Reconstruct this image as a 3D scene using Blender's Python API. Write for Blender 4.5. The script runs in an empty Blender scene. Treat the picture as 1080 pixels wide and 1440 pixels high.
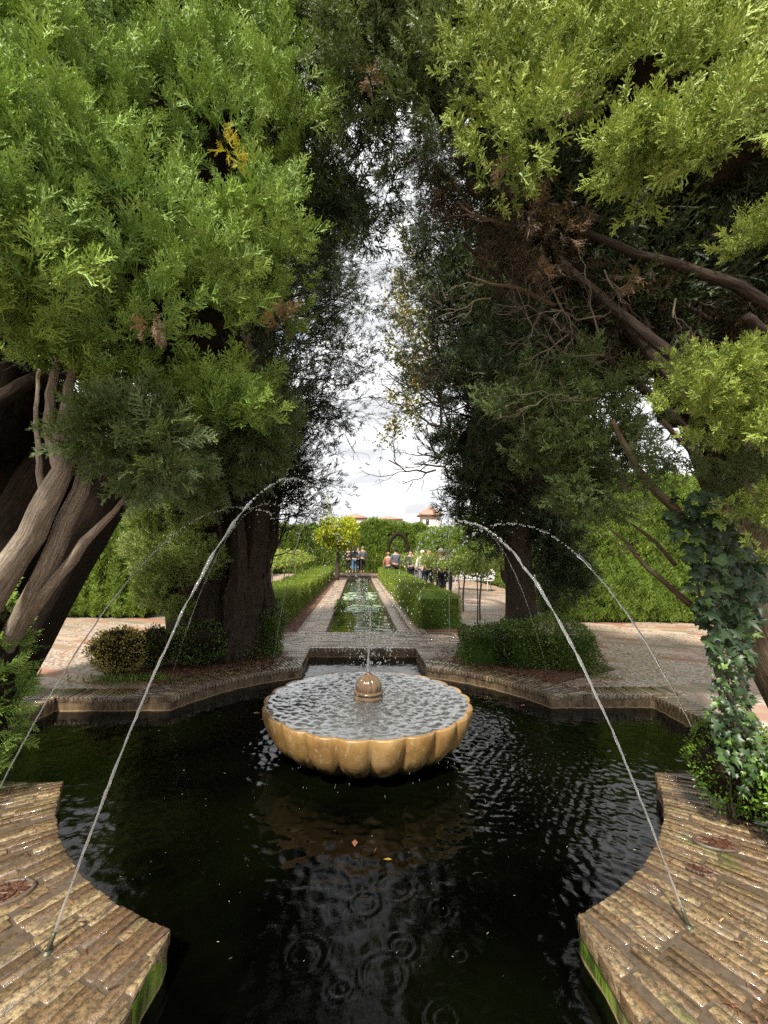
import bpy, bmesh, math, random
import numpy as np
from mathutils import Vector, Matrix
random.seed(7); rng = np.random.default_rng(11)
R = math.radians
S = bpy.context.scene
COL = S.collection

# ------------------------------------------------------------------ camera
CAM = np.array([-0.1163, -3.9038, 1.5]); FPX = 609.65
PI_, YA, RO = 0.0948, 0.0587, 0.0146
_f = np.array([math.sin(YA)*math.cos(PI_), math.cos(YA)*math.cos(PI_), math.sin(PI_)])
_r = np.array([math.cos(YA), -math.sin(YA), 0.0]); _u = np.cross(_r, _f)
_r2 = _r*math.cos(RO)+_u*math.sin(RO); _u2 = -_r*math.sin(RO)+_u*math.cos(RO)
cam = bpy.data.cameras.new('camera'); co = bpy.data.objects.new('camera', cam); COL.objects.link(co)
m = Matrix.Identity(4)
for i in range(3):
    m[i][0] = _r2[i]; m[i][1] = _u2[i]; m[i][2] = -_f[i]; m[i][3] = CAM[i]
co.matrix_world = m
cam.sensor_fit = 'HORIZONTAL'; cam.sensor_width = 36; cam.lens = FPX/1080*36
cam.clip_start = 0.05; cam.clip_end = 1000
S.camera = co

def at(px, py, d):
    """a measured place: direction read off the photograph, d metres ahead of the lens"""
    v = _f + _r2*(px-540)/FPX + _u2*(720-py)/FPX
    return CAM + v*d

# ------------------------------------------------------------------ sky, sun, exposure
SUN_EL, SUN_AZ = R(51), R(204)      # azimuth clockwise from +Y
sd = np.array([math.sin(SUN_AZ)*math.cos(SUN_EL), math.cos(SUN_AZ)*math.cos(SUN_EL), math.sin(SUN_EL)])
w = bpy.data.worlds.new('World'); S.world = w; w.use_nodes = True
nt = w.node_tree; N = nt.nodes; L = nt.links; N.clear()
sky = N.new('ShaderNodeTexSky'); sky.sky_type = 'NISHITA'; sky.sun_disc = False
sky.sun_elevation = SUN_EL; sky.sun_rotation = SUN_AZ
tc = N.new('ShaderNodeTexCoord'); mp = N.new('ShaderNodeMapping'); mp.inputs['Scale'].default_value = (1, 1, 3.2)
n1 = N.new('ShaderNodeTexNoise'); n1.inputs['Scale'].default_value = 3.2; n1.inputs['Detail'].default_value = 7
n2 = N.new('ShaderNodeTexNoise'); n2.inputs['Scale'].default_value = 5.5; n2.inputs['Detail'].default_value = 8
cr = N.new('ShaderNodeValToRGB'); cr.color_ramp.elements[0].position = .36; cr.color_ramp.elements[1].position = .60
cr.color_ramp.elements[0].color = (4.4, 4.5, 4.7, 1); cr.color_ramp.elements[1].color = (8.2, 8.2, 8.2, 1)
cr2 = N.new('ShaderNodeValToRGB'); cr2.color_ramp.elements[0].position = .18; cr2.color_ramp.elements[1].position = .3
mx = N.new('ShaderNodeMix'); mx.data_type = 'RGBA'
bg = N.new('ShaderNodeBackground'); bg.inputs['Strength'].default_value = 0.1
wo = N.new('ShaderNodeOutputWorld')
L.new(tc.outputs['Generated'], mp.inputs[0]); L.new(mp.outputs[0], n1.inputs['Vector']); L.new(mp.outputs[0], n2.inputs['Vector'])
L.new(n2.outputs[0], cr.inputs[0]); L.new(n1.outputs[0], cr2.inputs[0]); L.new(cr2.outputs[0], mx.inputs[0])
L.new(sky.outputs[0], mx.inputs[6]); L.new(cr.outputs[0], mx.inputs[7]); L.new(mx.outputs[2], bg.inputs[0]); L.new(bg.outputs[0], wo.inputs[0])
sl = bpy.data.lights.new('sun', 'SUN'); sl.energy = 4.6; sl.angle = R(5); sl.color = (1, .93, .82)
so = bpy.data.objects.new('sun', sl); COL.objects.link(so)
so.rotation_euler = Vector(-sd).to_track_quat('-Z', 'Y').to_euler(); so.location = (0, 0, 20)
S.view_settings.view_transform = 'Standard'; S.view_settings.look = 'None'
S.view_settings.exposure = 1.0; S.view_settings.gamma = 1
S.render.engine = 'CYCLES'
S.cycles.use_denoising = False; S.cycles.sample_clamp_indirect = 3.0; S.cycles.max_bounces = 5; S.cycles.diffuse_bounces = 2; S.cycles.transparent_max_bounces = 8; S.cycles.caustics_reflective = False; S.cycles.caustics_refractive = False

# ------------------------------------------------------------------ helpers: objects
def tag(o, label=None, cat=None, group=None, kind=None):
    if label: o['label'] = label
    if cat: o['category'] = cat
    if group: o['group'] = group
    if kind: o['kind'] = kind
    return o
def empty(name, loc, label, cat, group=None):
    o = bpy.data.objects.new(name, None); COL.objects.link(o); o.location = loc; o.empty_display_size = .1
    return tag(o, label, cat, group)
def put(o, parent):
    if parent is not None:
        o.parent = parent
        o.matrix_parent_inverse = Matrix.Translation(parent_world(parent)).inverted()
    return o
def parent_world(p):
    v = Vector(p.location)
    return v if p.parent is None else Vector((0, 0, 0)) + Vector(p['_w']) if '_w' in p else v
def mk(name, V, F, mat, parent=None, attrs=None, smooth=False, uv=None):
    """V (n,3) world coordinates, F list of arrays (k,3)/(k,4)"""
    me = bpy.data.meshes.new(name)
    V = np.asarray(V, dtype=np.float32)
    if not isinstance(F, (list, tuple)): F = [F]
    elif len(F) and not isinstance(F[0], np.ndarray): F = [np.array(F)]
    F = [np.asarray(f, dtype=np.int32) for f in F if len(f)]
    org = np.zeros(3, np.float32)
    if parent is not None: org = np.array(parent_origin(parent), np.float32)
    me.vertices.add(len(V)); me.vertices.foreach_set('co', (V-org).ravel())
    nl = sum(f.size for f in F); npoly = sum(len(f) for f in F)
    me.loops.add(nl); me.loops.foreach_set('vertex_index', np.concatenate([f.ravel() for f in F]))
    me.polygons.add(npoly)
    tot = np.concatenate([np.full(len(f), f.shape[1], np.int32) for f in F])
    st = np.concatenate([[0], np.cumsum(tot)[:-1]]).astype(np.int32)
    me.polygons.foreach_set('loop_start', st)
    try: me.polygons.foreach_set('loop_total', tot)
    except Exception: pass
    if smooth: me.polygons.foreach_set('use_smooth', np.ones(npoly, bool))
    if attrs:
        for k, a in attrs.items():
            t = me.attributes.new(k, 'FLOAT', 'POINT'); t.data.foreach_set('value', np.asarray(a, np.float32))
    if uv is not None:
        u = me.uv_layers.new(name='UVMap')
        li = np.concatenate([f.ravel() for f in F]); u.data.foreach_set('uv', np.asarray(uv, np.float32)[li].ravel())
    me.update(calc_edges=True); me.validate()
    me.materials.append(mat)
    o = bpy.data.objects.new(name, me); COL.objects.link(o)
    if parent is not None: o.parent = parent
    return o
def parent_origin(p):
    v = np.zeros(3)
    while p is not None:
        v = v+np.array(p.location); p = p.parent
    return v
class MB:
    """collects shapes (world coordinates) for ONE mesh"""
    def __init__(s): s.V = []; s.Q = []; s.T = []; s.A = []; s.U = []; s.n = 0
    def add(s, V, Q=None, T=None, a=0.0, uv=None):
        V = np.asarray(V, float)
        if Q is not None and len(Q): s.Q.append(np.asarray(Q)+s.n)
        if T is not None and len(T): s.T.append(np.asarray(T)+s.n)
        s.V.append(V); s.A.append(np.full(len(V), a) if np.isscalar(a) else a)
        s.U.append(np.zeros((len(V), 2)) if uv is None else uv); s.n += len(V)
    def box(s, c, h, rz=0, a=0.0, M=None):
        X = np.array([[x, y, z] for x in (-1, 1) for y in (-1, 1) for z in (-1, 1)], float)*np.array(h)
        if rz: cz, sz = math.cos(rz), math.sin(rz); X = np.c_[X[:, 0]*cz-X[:, 1]*sz, X[:, 0]*sz+X[:, 1]*cz, X[:, 2]]
        if M is not None: X = X@np.array(M).T
        s.add(X+np.array(c), [[0, 1, 3, 2], [4, 6, 7, 5], [0, 4, 5, 1], [2, 3, 7, 6], [0, 2, 6, 4], [1, 5, 7, 3]], a=a)
    def tube(s, P, rad, n=8, a=0.0, cap=True, bump=0.0):
        P = np.asarray(P, float); k = len(P); rad = np.broadcast_to(np.asarray(rad, float), (k,))
        t = np.gradient(P, axis=0); t /= np.linalg.norm(t, axis=1)[:, None]+1e-9
        ref = np.array([.31, .93, .17]) if abs(t[0][1]) < .9 else np.array([1., 0, 0])
        e1 = np.cross(t, ref); e1 /= np.linalg.norm(e1, axis=1)[:, None]+1e-9; e2 = np.cross(t, e1)
        th = np.linspace(0, 2*math.pi, n+1)
        rr = rad[:, None]*(np.ones((k, n+1)))
        if bump:
            ph = random.random()*6
            prof = bump*(np.sin(th*5+ph)*.5+np.sin(th*9+ph*2)*.35+np.sin(th*14+ph)*.25)
            ln = np.linspace(0, 1, k)[:, None]
            rr = rr*(1+prof[None, :]*(1-.3*ln)+bump*.4*np.sin(ln*17+th[None, :]*2+ph)*np.cos(th[None,:]-ph))
            rr[:, -1] = rr[:, 0]
        V = P[:, None, :]+rr[..., None]*(np.cos(th)[None, :, None]*e1[:, None, :]+np.sin(th)[None, :, None]*e2[:, None, :])
        ln = np.concatenate([[0], np.cumsum(np.linalg.norm(np.diff(P, axis=0), axis=1))])
        uv = np.stack([np.broadcast_to(th/(2*math.pi)*max(rad[0]*6, .02), (k, n+1)), np.broadcast_to(ln[:, None], (k, n+1))], -1).reshape(-1, 2)
        i = np.arange(k-1)[:, None]*(n+1)+np.arange(n)[None, :]; i = i.ravel()
        Q = np.c_[i, i+1, i+n+2, i+n+1]
        V = V.reshape(-1, 3); T = []
        if cap:
            c0 = len(V); V = np.vstack([V, P[0], P[-1]]); uv = np.vstack([uv, uv[0], uv[-1]])
            b = (k-1)*(n+1)
            T = [[c0, j+1, j] for j in range(n)]+[[c0+1, b+j, b+j+1] for j in range(n)]
        s.add(V, Q, T, a=a, uv=uv)
    def lathe(s, prof, c=(0, 0), n=32, a=0.0):
        prof = np.asarray(prof, float); k = len(prof); th = np.linspace(0, 2*math.pi, n, endpoint=False)
        V = np.stack([c[0]+prof[:, 0, None]*np.cos(th), c[1]+prof[:, 0, None]*np.sin(th), np.broadcast_to(prof[:, 1, None], (k, n))], -1).reshape(-1, 3)
        Q = [[i*n+j, i*n+(j+1) % n, (i+1)*n+(j+1) % n, (i+1)*n+j] for i in range(k-1) for j in range(n)]
        s.add(V, Q, a=a)
    def build(s, name, mat, parent=None, smooth=False, attr='rnd'):
        F = []
        if s.Q: F.append(np.concatenate(s.Q))
        if s.T: F.append(np.concatenate(s.T))
        return mk(name, np.concatenate(s.V), F, mat, parent, {attr: np.concatenate(s.A)}, smooth, np.concatenate(s.U))

# ------------------------------------------------------------------ helpers: materials
def newmat(name):
    mt = bpy.data.materials.new(name); mt.use_nodes = True
    t = mt.node_tree; p = t.nodes['Principled BSDF']; return mt, t, p
def nd(t, typ, **kw):
    n = t.nodes.new(typ)
    for k, v in kw.items():
        if k in n.inputs: n.inputs[k].default_value = v
        else: setattr(n, k, v)
    return n
def ramp(t, src, stops):
    r = t.nodes.new('ShaderNodeValToRGB'); e = r.color_ramp.elements
    while len(e) < len(stops): e.new(.5)
    for i, (p, c) in enumerate(stops):
        e[i].position = p; e[i].color = (*c, 1) if len(c) == 3 else c
    t.links.new(src, r.inputs[0]); return r.outputs[0]
def mixc(t, fac, a, b, mode='MIX'):
    x = t.nodes.new('ShaderNodeMix'); x.data_type = 'RGBA'; x.blend_type = mode
    for s, v in ((0, fac), (6, a), (7, b)):
        if hasattr(v, 'is_linked') or isinstance(v, bpy.types.NodeSocket): t.links.new(v, x.inputs[s])
        else: x.inputs[s].default_value = v if s == 0 else (*v, 1)
    return x.outputs[2]
def bumpn(t, p, h, strength=.3, dist=.01, normal=None):
    b = nd(t, 'ShaderNodeBump', Strength=strength, Distance=dist); t.links.new(h, b.inputs['Height'])
    if normal is not None: t.links.new(normal, b.inputs['Normal'])
    t.links.new(b.outputs[0], p.inputs['Normal']); return b.outputs[0]
def coords(t, kind='Object', scale=(1, 1, 1), rot=(0, 0, 0)):
    c = t.nodes.new('ShaderNodeTexCoord'); mpp = nd(t, 'ShaderNodeMapping', Scale=scale, Rotation=rot)
    t.links.new(c.outputs[kind], mpp.inputs[0]); return mpp.outputs[0]
def noise(t, vec, scale, detail=5, rough=.55, dist=0.0):
    n = nd(t, 'ShaderNodeTexNoise', Scale=scale, Detail=detail, Roughness=rough, Distortion=dist)
    t.links.new(vec, n.inputs['Vector']); return n.outputs[0]
def attr(t, name='rnd'):
    return nd(t, 'ShaderNodeAttribute', attribute_name=name).outputs['Fac']

def leaf_mat(name, stops, tipcol=None, trans=.3, rough=.5, tipamt=.6, spec=.4):
    mt, t, p = newmat(name)
    c = ramp(t, attr(t, 'rnd'), stops)
    if tipcol:
        ta = nd(t, 'ShaderNodeMath', operation='MULTIPLY'); t.links.new(attr(t, 'tip'), ta.inputs[0]); ta.inputs[1].default_value = tipamt
        c = mixc(t, ta.outputs[0], c, tipcol)
    t.links.new(c, p.inputs['Base Color']); p.inputs['Roughness'].default_value = rough; p.inputs['Specular IOR Level'].default_value = spec
    tr = t.nodes.new('ShaderNodeBsdfTranslucent'); ms = t.nodes.new('ShaderNodeMixShader'); ms.inputs[0].default_value = trans
    c2 = mixc(t, .5, c, (.25, .30, .04), 'MIX')
    t.links.new(c2, tr.inputs[0]); t.links.new(p.outputs[0], ms.inputs[1]); t.links.new(tr.outputs[0], ms.inputs[2])
    t.links.new(ms.outputs[0], t.nodes['Material Output'].inputs[0]); return mt
def bark_mat(name, c1, c2, c3=None):
    mt, t, p = newmat(name)
    v = coords(t, 'UV', (1, .12, 1)); v2 = coords(t, 'Object')
    a = noise(t, v, 60, 6, .65, .6); b = noise(t, v2, 3, 4)
    c = ramp(t, a, [(.3, tuple(x*.45 for x in c1)), (.5, c1), (.72, c2)])
    if c3: c = mixc(t, ramp(t, b, [(.42, (0, 0, 0)), (.62, (1, 1, 1))]), c, c3)
    t.links.new(c, p.inputs['Base Color']); p.inputs['Roughness'].default_value = .9; p.inputs['Specular IOR Level'].default_value = .2
    bumpn(t, p, a, .9, .02); return mt
def plain(name, c1, c2=None, rough=.6, scale=20, bump=.15, spec=.4, metal=0, dist=.005):
    mt, t, p = newmat(name); v = coords(t, 'Object'); a = noise(t, v, scale)
    t.links.new(ramp(t, a, [(.3, c1), (.7, c2 or tuple(x*.8 for x in c1))]), p.inputs['Base Color'])
    p.inputs['Roughness'].default_value = rough; p.inputs['Specular IOR Level'].default_value = spec; p.inputs['Metallic'].default_value = metal
    if bump: bumpn(t, p, a, bump, dist)
    return mt

M = {}
G1 = [(0, (.022, .055, .012)), (.5, (.055, .115, .022)), (1, (.11, .17, .035))]
M['cyp_near_l'] = leaf_mat('cypress_left', [(0, (.028, .062, .012)), (.45, (.062, .135, .02)), (.85, (.20, .30, .045)), (1, (.24, .34, .06))], (.37, .54, .12), .12, tipamt=.8, spec=.25)  # young tips and older bases; lit tips and shaded bases also put into colour
M['cyp_near_r'] = leaf_mat('cypress_right', [(0, (.045, .085, .018)), (.5, (.11, .19, .03)), (.9, (.20, .29, .045)), (1, (.28, .34, .06))], (.50, .57, .13), .12, tipamt=.75, spec=.25)
M['cyp_dull'] = leaf_mat('cypress_dull', [(0, (.035, .06, .02)), (1, (.11, .16, .05))], (.18, .24, .08), .25)
M['cyp_mid'] = leaf_mat('cypress_mid', [(0, (.011, .022, .008)), (.6, (.025, .046, .014)), (1, (.06, .095, .025))], (.055, .08, .025), .1)  # darkened leaf: deep shadow between the sprays put into its colour
M['cyp_side'] = leaf_mat('cypress_side', [(0, (.10, .15, .04)), (1, (.26, .34, .09))], (.32, .40, .12), .25)  # brightened: sunlight on the flank, blocked by the near crown, put into colour
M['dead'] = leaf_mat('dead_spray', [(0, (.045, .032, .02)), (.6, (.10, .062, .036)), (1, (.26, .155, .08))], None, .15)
M['core'] = plain('added_dark_core', (.012, .012, .007), (.03, .02, .012), .95, 14, .8, .1, 0, .05)
M['hedge'] = leaf_mat('tall_hedge_leaf', [(0, (.035, .07, .009)), (.5, (.095, .17, .02)), (1, (.19, .28, .03))], (.24, .34, .05), .25)
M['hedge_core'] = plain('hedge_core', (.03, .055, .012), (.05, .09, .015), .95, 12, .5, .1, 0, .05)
M['box_hedge'] = leaf_mat('box_leaf', [(0, (.03, .07, .01)), (.6, (.08, .15, .018)), (1, (.16, .22, .03))], None, .25, .4)
M['box_dark'] = leaf_mat('box_leaf_dark', [(0, (.028, .058, .012)), (.5, (.085, .145, .026)), (1, (.24, .30, .06))], None, .2, .35)
M['box_low'] = leaf_mat('low_hedge_leaf', [(0, (.05, .10, .012)), (.6, (.16, .23, .02)), (1, (.30, .34, .03))], None, .3, .5)
M['box_bright'] = leaf_mat('shrub_leaf', [(0, (.06, .13, .015)), (.6, (.13, .25, .03)), (1, (.26, .38, .05))], None, .3, .3)
M['olive'] = leaf_mat('yellowing_leaf', [(0, (.15, .17, .035)), (.5, (.42, .36, .08)), (1, (.62, .48, .15))], None, .25)
M['orange'] = leaf_mat('citrus_leaf', [(0, (.18, .25, .012)), (.6, (.42, .46, .02)), (1, (.72, .56, .02))], None, .35)
M['yellow'] = leaf_mat('autumn_leaf', [(0, (.07, .075, .015)), (.5, (.20, .18, .035)), (1, (.42, .27, .05))], None, .35)
M['rose'] = leaf_mat('rose_leaf', [(0, (.10, .17, .03)), (.6, (.24, .32, .05)), (1, (.5, .40, .12))], None, .35)
M['ivy'] = leaf_mat('ivy_leaf', [(0, (.010, .026, .008)), (.6, (.024, .055, .014)), (.92, (.07, .13, .025)), (1, (.20, .34, .05))], None, .12, .42, spec=.45)
M['grass'] = leaf_mat('grass_blade', [(0, (.08, .14, .02)), (1, (.22, .30, .05))], None, .3)
M['bark_l'] = bark_mat('bark_grey', (.25, .205, .155), (.44, .38, .305))
M['bark_r'] = bark_mat('bark_red', (.12, .08, .052), (.23, .165, .115), (.10, .09, .052))
M['bark_b'] = bark_mat('bark_bough', (.045, .033, .025), (.09, .07, .052))  # darker bark copy: dimness of the boughs inside the crown put into colour
M['bark_d'] = bark_mat('bark_dark', (.05, .036, .026), (.105, .078, .058))  # darkened bark: shade on the back trunks put into the colour
M['bark_dd'] = bark_mat('bark_shaded_side', (.02, .014, .009), (.042, .030, .02))  # near-black bark copy with the crown's deep shade put into its colour
M['twig'] = bark_mat('twig_bark', (.15, .12, .09), (.28, .235, .185))
M['ground'] = plain('earth', (.20, .15, .10), (.28, .22, .15), .95, 2, .3)
M['soil'] = plain('bed_soil', (.06, .032, .02), (.14, .075, .045), .9, 25, .9, .2, 0, .02)
M['fleck'] = leaf_mat('pale_fleck', [(0, (.12, .10, .06)), (1, (.5, .46, .38))], None, .05)
M['needles'] = leaf_mat('fallen_needle', [(0, (.05, .02, .012)), (.6, (.17, .07, .035)), (.92, (.28, .13, .06)), (1, (.45, .33, .12))], None, .05)
M['white'] = plain('white_paint', (.50, .50, .50), (.42, .42, .42), .5, 8, .05)
M['iron'] = plain('dark_iron', (.03, .03, .032), (.07, .05, .04), .5, 30, .2, .5, .6)
M['bronze'] = plain('old_bronze', (.10, .085, .05), (.05, .07, .045), .45, 60, .5, .5, .5, .002)

# brick on edge, wet
def brick_mat(name, stops, rough0, rough1, moss=.5, dirt=(.05, .035, .022)):
    mt, t, p = newmat(name); v = coords(t, 'Object')
    c = ramp(t, attr(t), stops)
    fine = noise(t, v, 55, 6, .7); big = noise(t, v, 2.2, 5, .6); mid = noise(t, v, 9, 5, .6)
    c = mixc(t, ramp(t, fine, [(.38, (.9, .9, .9)), (.62, (0, 0, 0))]), c, dirt, 'MIX'); c = mixc(t, ramp(t, big, [(.34, (.5, .5, .5)), (.50, (0, 0, 0))]), c, dirt)
    c = mixc(t, ramp(t, mid, [(.52, (0, 0, 0)), (.7, (.75, .75, .75))]), c, dirt)
    mz = ramp(t, big, [(.60, (0, 0, 0)), (.70, (moss, moss, moss))]); c = mixc(t, mz, c, (.07, .10, .015))
    t.links.new(c, p.inputs['Base Color'])
    r = nd(t, 'ShaderNodeMapRange'); r.inputs['From Min'].default_value = .35; r.inputs['From Max'].default_value = .65
    r.inputs['To Min'].default_value = rough0; r.inputs['To Max'].default_value = rough1
    t.links.new(mid, r.inputs['Value']); t.links.new(r.outputs[0], p.inputs['Roughness'])
    p.inputs['Specular IOR Level'].default_value = .5; p.inputs['Coat Weight'].default_value = .5; p.inputs['Coat Roughness'].default_value = .08
    b1 = nd(t, 'ShaderNodeBump', Strength=.5, Distance=.006); t.links.new(mid, b1.inputs['Height'])
    bumpn(t, p, fine, .9, .006, b1.outputs[0]); return mt
BS = [(0, (.13, .075, .038)), (.3, (.21, .135, .065)), (.75, (.29, .205, .10)), (1, (.38, .29, .16))]
M['brick_near'] = brick_mat('wet_coping_brick', BS, .10, .5, .7)
M['brick_far'] = brick_mat('path_brick', [(0, (.26, .17, .12)), (.4, (.40, .28, .20)), (.8, (.52, .41, .32)), (1, (.62, .53, .44))], .12, .45, .15, (.14, .10, .075))
M['mortar'] = plain('mortar', (.05, .036, .024), (.10, .075, .05), .5, 30, .4)

def wall_mat():
    mt, t, p = newmat('basin_wall'); v = coords(t, 'Object'); v3 = coords(t, 'Object', (1, 1, .3))
    a = noise(t, v3, 14, 6, .7); b = noise(t, v, 3.3, 4)
    g = t.nodes.new('ShaderNodeNewGeometry'); sp = t.nodes.new('ShaderNodeSeparateXYZ'); t.links.new(g.outputs['Position'], sp.inputs[0])
    z = nd(t, 'ShaderNodeMapRange'); z.inputs['From Min'].default_value = -.14; z.inputs['From Max'].default_value = 0
    t.links.new(sp.outputs[2], z.inputs['Value'])
    c = ramp(t, a, [(.3, (.03, .024, .015)), (.5, (.16, .11, .065)), (.75, (.30, .22, .13))])
    near = nd(t, 'ShaderNodeMapRange'); near.inputs['From Min'].default_value = -1.2; near.inputs['From Max'].default_value = -2.0
    t.links.new(sp.outputs[1], near.inputs['Value'])
    mm = nd(t, 'ShaderNodeMath', operation='MULTIPLY'); t.links.new(near.outputs[0], mm.inputs[0])
    t.links.new(ramp(t, b, [(.40, (0, 0, 0)), (.55, (1, 1, 1))]), mm.inputs[1])
    c = mixc(t, mm.outputs[0], c, mixc(t, ramp(t, a, [(.4, (0, 0, 0)), (.6, (1, 1, 1))]), (.04, .07, .008), (.22, .34, .03)))
    c = mixc(t, ramp(t, z.outputs[0], [(.04, (.7, .7, .7)), (.12, (0, 0, 0))]), c, (.42, .30, .17))
    t.links.new(c, p.inputs['Base Color']); p.inputs['Roughness'].default_value = .45
    bumpn(t, p, a, .8, .015); return mt
M['wall'] = wall_mat()

def mosaic_mat():
    mt, t, p = newmat('pebble_mosaic'); v = coords(t, 'Object', (1, 1, 1), (0, 0, R(24)))
    wn = t.nodes.new('ShaderNodeTexNoise'); wn.inputs['Scale'].default_value = 1.3
    t.links.new(v, wn.inputs['Vector'])
    vm = nd(t, 'ShaderNodeVectorMath', operation='MULTIPLY_ADD'); t.links.new(wn.outputs['Color'], vm.inputs[0]); vm.inputs[1].default_value = (.12, .12, 0); t.links.new(v, vm.inputs[2])
    br = nd(t, 'ShaderNodeTexBrick', Scale=1.0); br.inputs['Brick Width'].default_value = .62; br.inputs['Row Height'].default_value = .24
    br.inputs['Mortar Size'].default_value = .022; br.inputs['Mortar Smooth'].default_value = .1; br.offset = .35
    br.inputs['Color1'].default_value = (0, 0, 0, 1); br.inputs['Color2'].default_value = (1, 1, 1, 1); br.inputs['Mortar'].default_value = (.5, .5, .5, 1)
    t.links.new(vm.outputs[0], br.inputs['Vector'])
    vo = nd(t, 'ShaderNodeTexVoronoi', Scale=26.0); t.links.new(v, vo.inputs['Vector'])
    pc = mixc(t, .15, ramp(t, vo.outputs['Distance'], [(.3, (.44, .39, .32)), (.75, (.15, .11, .08))]), vo.outputs['Color'], 'SOFT_LIGHT')
    tile = ramp(t, br.outputs['Color'], [(.0, (.24, .12, .08)), (.18, (.31, .18, .12)), (.24, (.14, .16, .10)), (.30, (.34, .24, .17)), (.36, (.46, .4, .32))])
    sel = ramp(t, br.outputs['Color'], [(.34, (1, 1, 1)), (.37, (0, 0, 0))])
    c = mixc(t, sel, pc, tile)
    c = mixc(t, br.outputs['Fac'], c, (.30, .20, .14))
    big = noise(t, v, .9, 5); c = mixc(t, ramp(t, big, [(.4, (0, 0, 0)), (.7, (.4, .4, .4))]), c, (.22, .12, .07))
    t.links.new(c, p.inputs['Base Color']); 
    rr = ramp(t, big, [(.35, (.35, .35, .35)), (.6, (.75, .75, .75))]); t.links.new(rr, p.inputs['Roughness'])
    bumpn(t, p, vo.outputs['Distance'], -.6, .01); return mt
M['mosaic'] = mosaic_mat()

def water_mat(name, c1, c2, rough=.02, bscale=30, bstr=.25, dist=.01):
    mt, t, p = newmat(name); v = coords(t, 'Object'); a = noise(t, v, bscale, 4); b = noise(t, v, .9, 4)
    t.links.new(ramp(t, b, [(.4, c1), (.62, c2)]), p.inputs['Base Color'])
    p.inputs['Roughness'].default_value = rough; p.inputs['IOR'].default_value = 1.33; p.inputs['Specular IOR Level'].default_value = .42
    bumpn(t, p, a, bstr, dist); return mt
M['pool'] = water_mat('dark_pool_water', (.0004, .0005, .0003), (.0016, .0022, .0006), .02, 22, .12)
M['canalw'] = water_mat('canal_water', (.02, .035, .008), (.05, .075, .012), .04, 9, .25)
def bowlwater():
    mt, t, p = newmat('bowl_water'); v = coords(t, 'Object'); a = noise(t, v, 22, 4)
    t.links.new(ramp(t, a, [(.42, (.05, .052, .05)), (.68, (.085, .087, .082))]), p.inputs['Base Color'])
    p.inputs['Roughness'].default_value = .05; p.inputs['IOR'].default_value = 1.33; p.inputs['Coat Weight'].default_value = 1.0; p.inputs['Coat Roughness'].default_value = .03
    bumpn(t, p, a, .3, .01); return mt
M['bowlw'] = bowlwater()
def jetmat():
    mt, t, p = newmat('jet_water'); v = coords(t, 'Object')
    p.inputs['Base Color'].default_value = (.93, .95, .96, 1); p.inputs['Roughness'].default_value = .06; p.inputs['IOR'].default_value = 1.33
    p.inputs['Transmission Weight'].default_value = .9
    a = noise(t, v, 45, 3); bumpn(t, p, a, .5, .01); return mt
M['jet'] = jetmat()
def marble():
    mt, t, p = newmat('ochre_marble'); v = coords(t, 'Object'); vz = coords(t, 'Object', (1, 1, .25))
    a = noise(t, v, 4, 6, .6); s = noise(t, vz, 16, 6, .65); f = noise(t, v, 60, 4)
    c = ramp(t, a, [(.3, (.17, .092, .028)), (.55, (.255, .153, .050)), (.75, (.33, .228, .10))])
    c = mixc(t, ramp(t, s, [(.52, (0, 0, 0)), (.72, (.7, .7, .7))]), c, (.30, .15, .06))
    c = mixc(t, ramp(t, noise(t, vz, 34, 5, .7), [(.56, (0, 0, 0)), (.68, (.65, .65, .65))]), c, (.42, .34, .23))
    c = mixc(t, ramp(t, noise(t, v, 9, 6, .7), [(.55, (0, 0, 0)), (.68, (.6, .6, .6))]), c, (.11, .06, .028))
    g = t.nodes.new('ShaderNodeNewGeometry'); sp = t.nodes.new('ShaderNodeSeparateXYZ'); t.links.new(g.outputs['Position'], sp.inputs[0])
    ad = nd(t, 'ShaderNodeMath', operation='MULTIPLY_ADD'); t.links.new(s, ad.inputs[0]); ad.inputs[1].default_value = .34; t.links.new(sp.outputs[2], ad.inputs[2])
    c = mixc(t, ramp(t, ad.outputs[0], [(.125, (1, 1, 1)), (.20, (0, 0, 0))]), c, (.010, .011, .005))  # black algae low down, also painting shade onto the bowl's underside
    t.links.new(c, p.inputs['Base Color']); p.inputs['Roughness'].default_value = .42
    bumpn(t, p, f, .3, .004); return mt
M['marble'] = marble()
M['marble_dark'] = plain('brown_marble', (.075, .048, .027), (.15, .10, .058), .18, 14, .1)
M['stucco'] = plain('cream_render', (.5, .41, .35), (.56, .48, .41), .9, 2, .05)
M['rooftile'] = plain('roof_tile', (.24, .14, .10), (.33, .20, .15), .8, 3, .2)
M['stone'] = plain('grey_stone', (.22, .25, .20), (.30, .32, .27), .9, 2, .1)
M['glass'] = plain('dark_window', (.03, .035, .04), (.05, .05, .06), .1, 2, 0)

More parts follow.
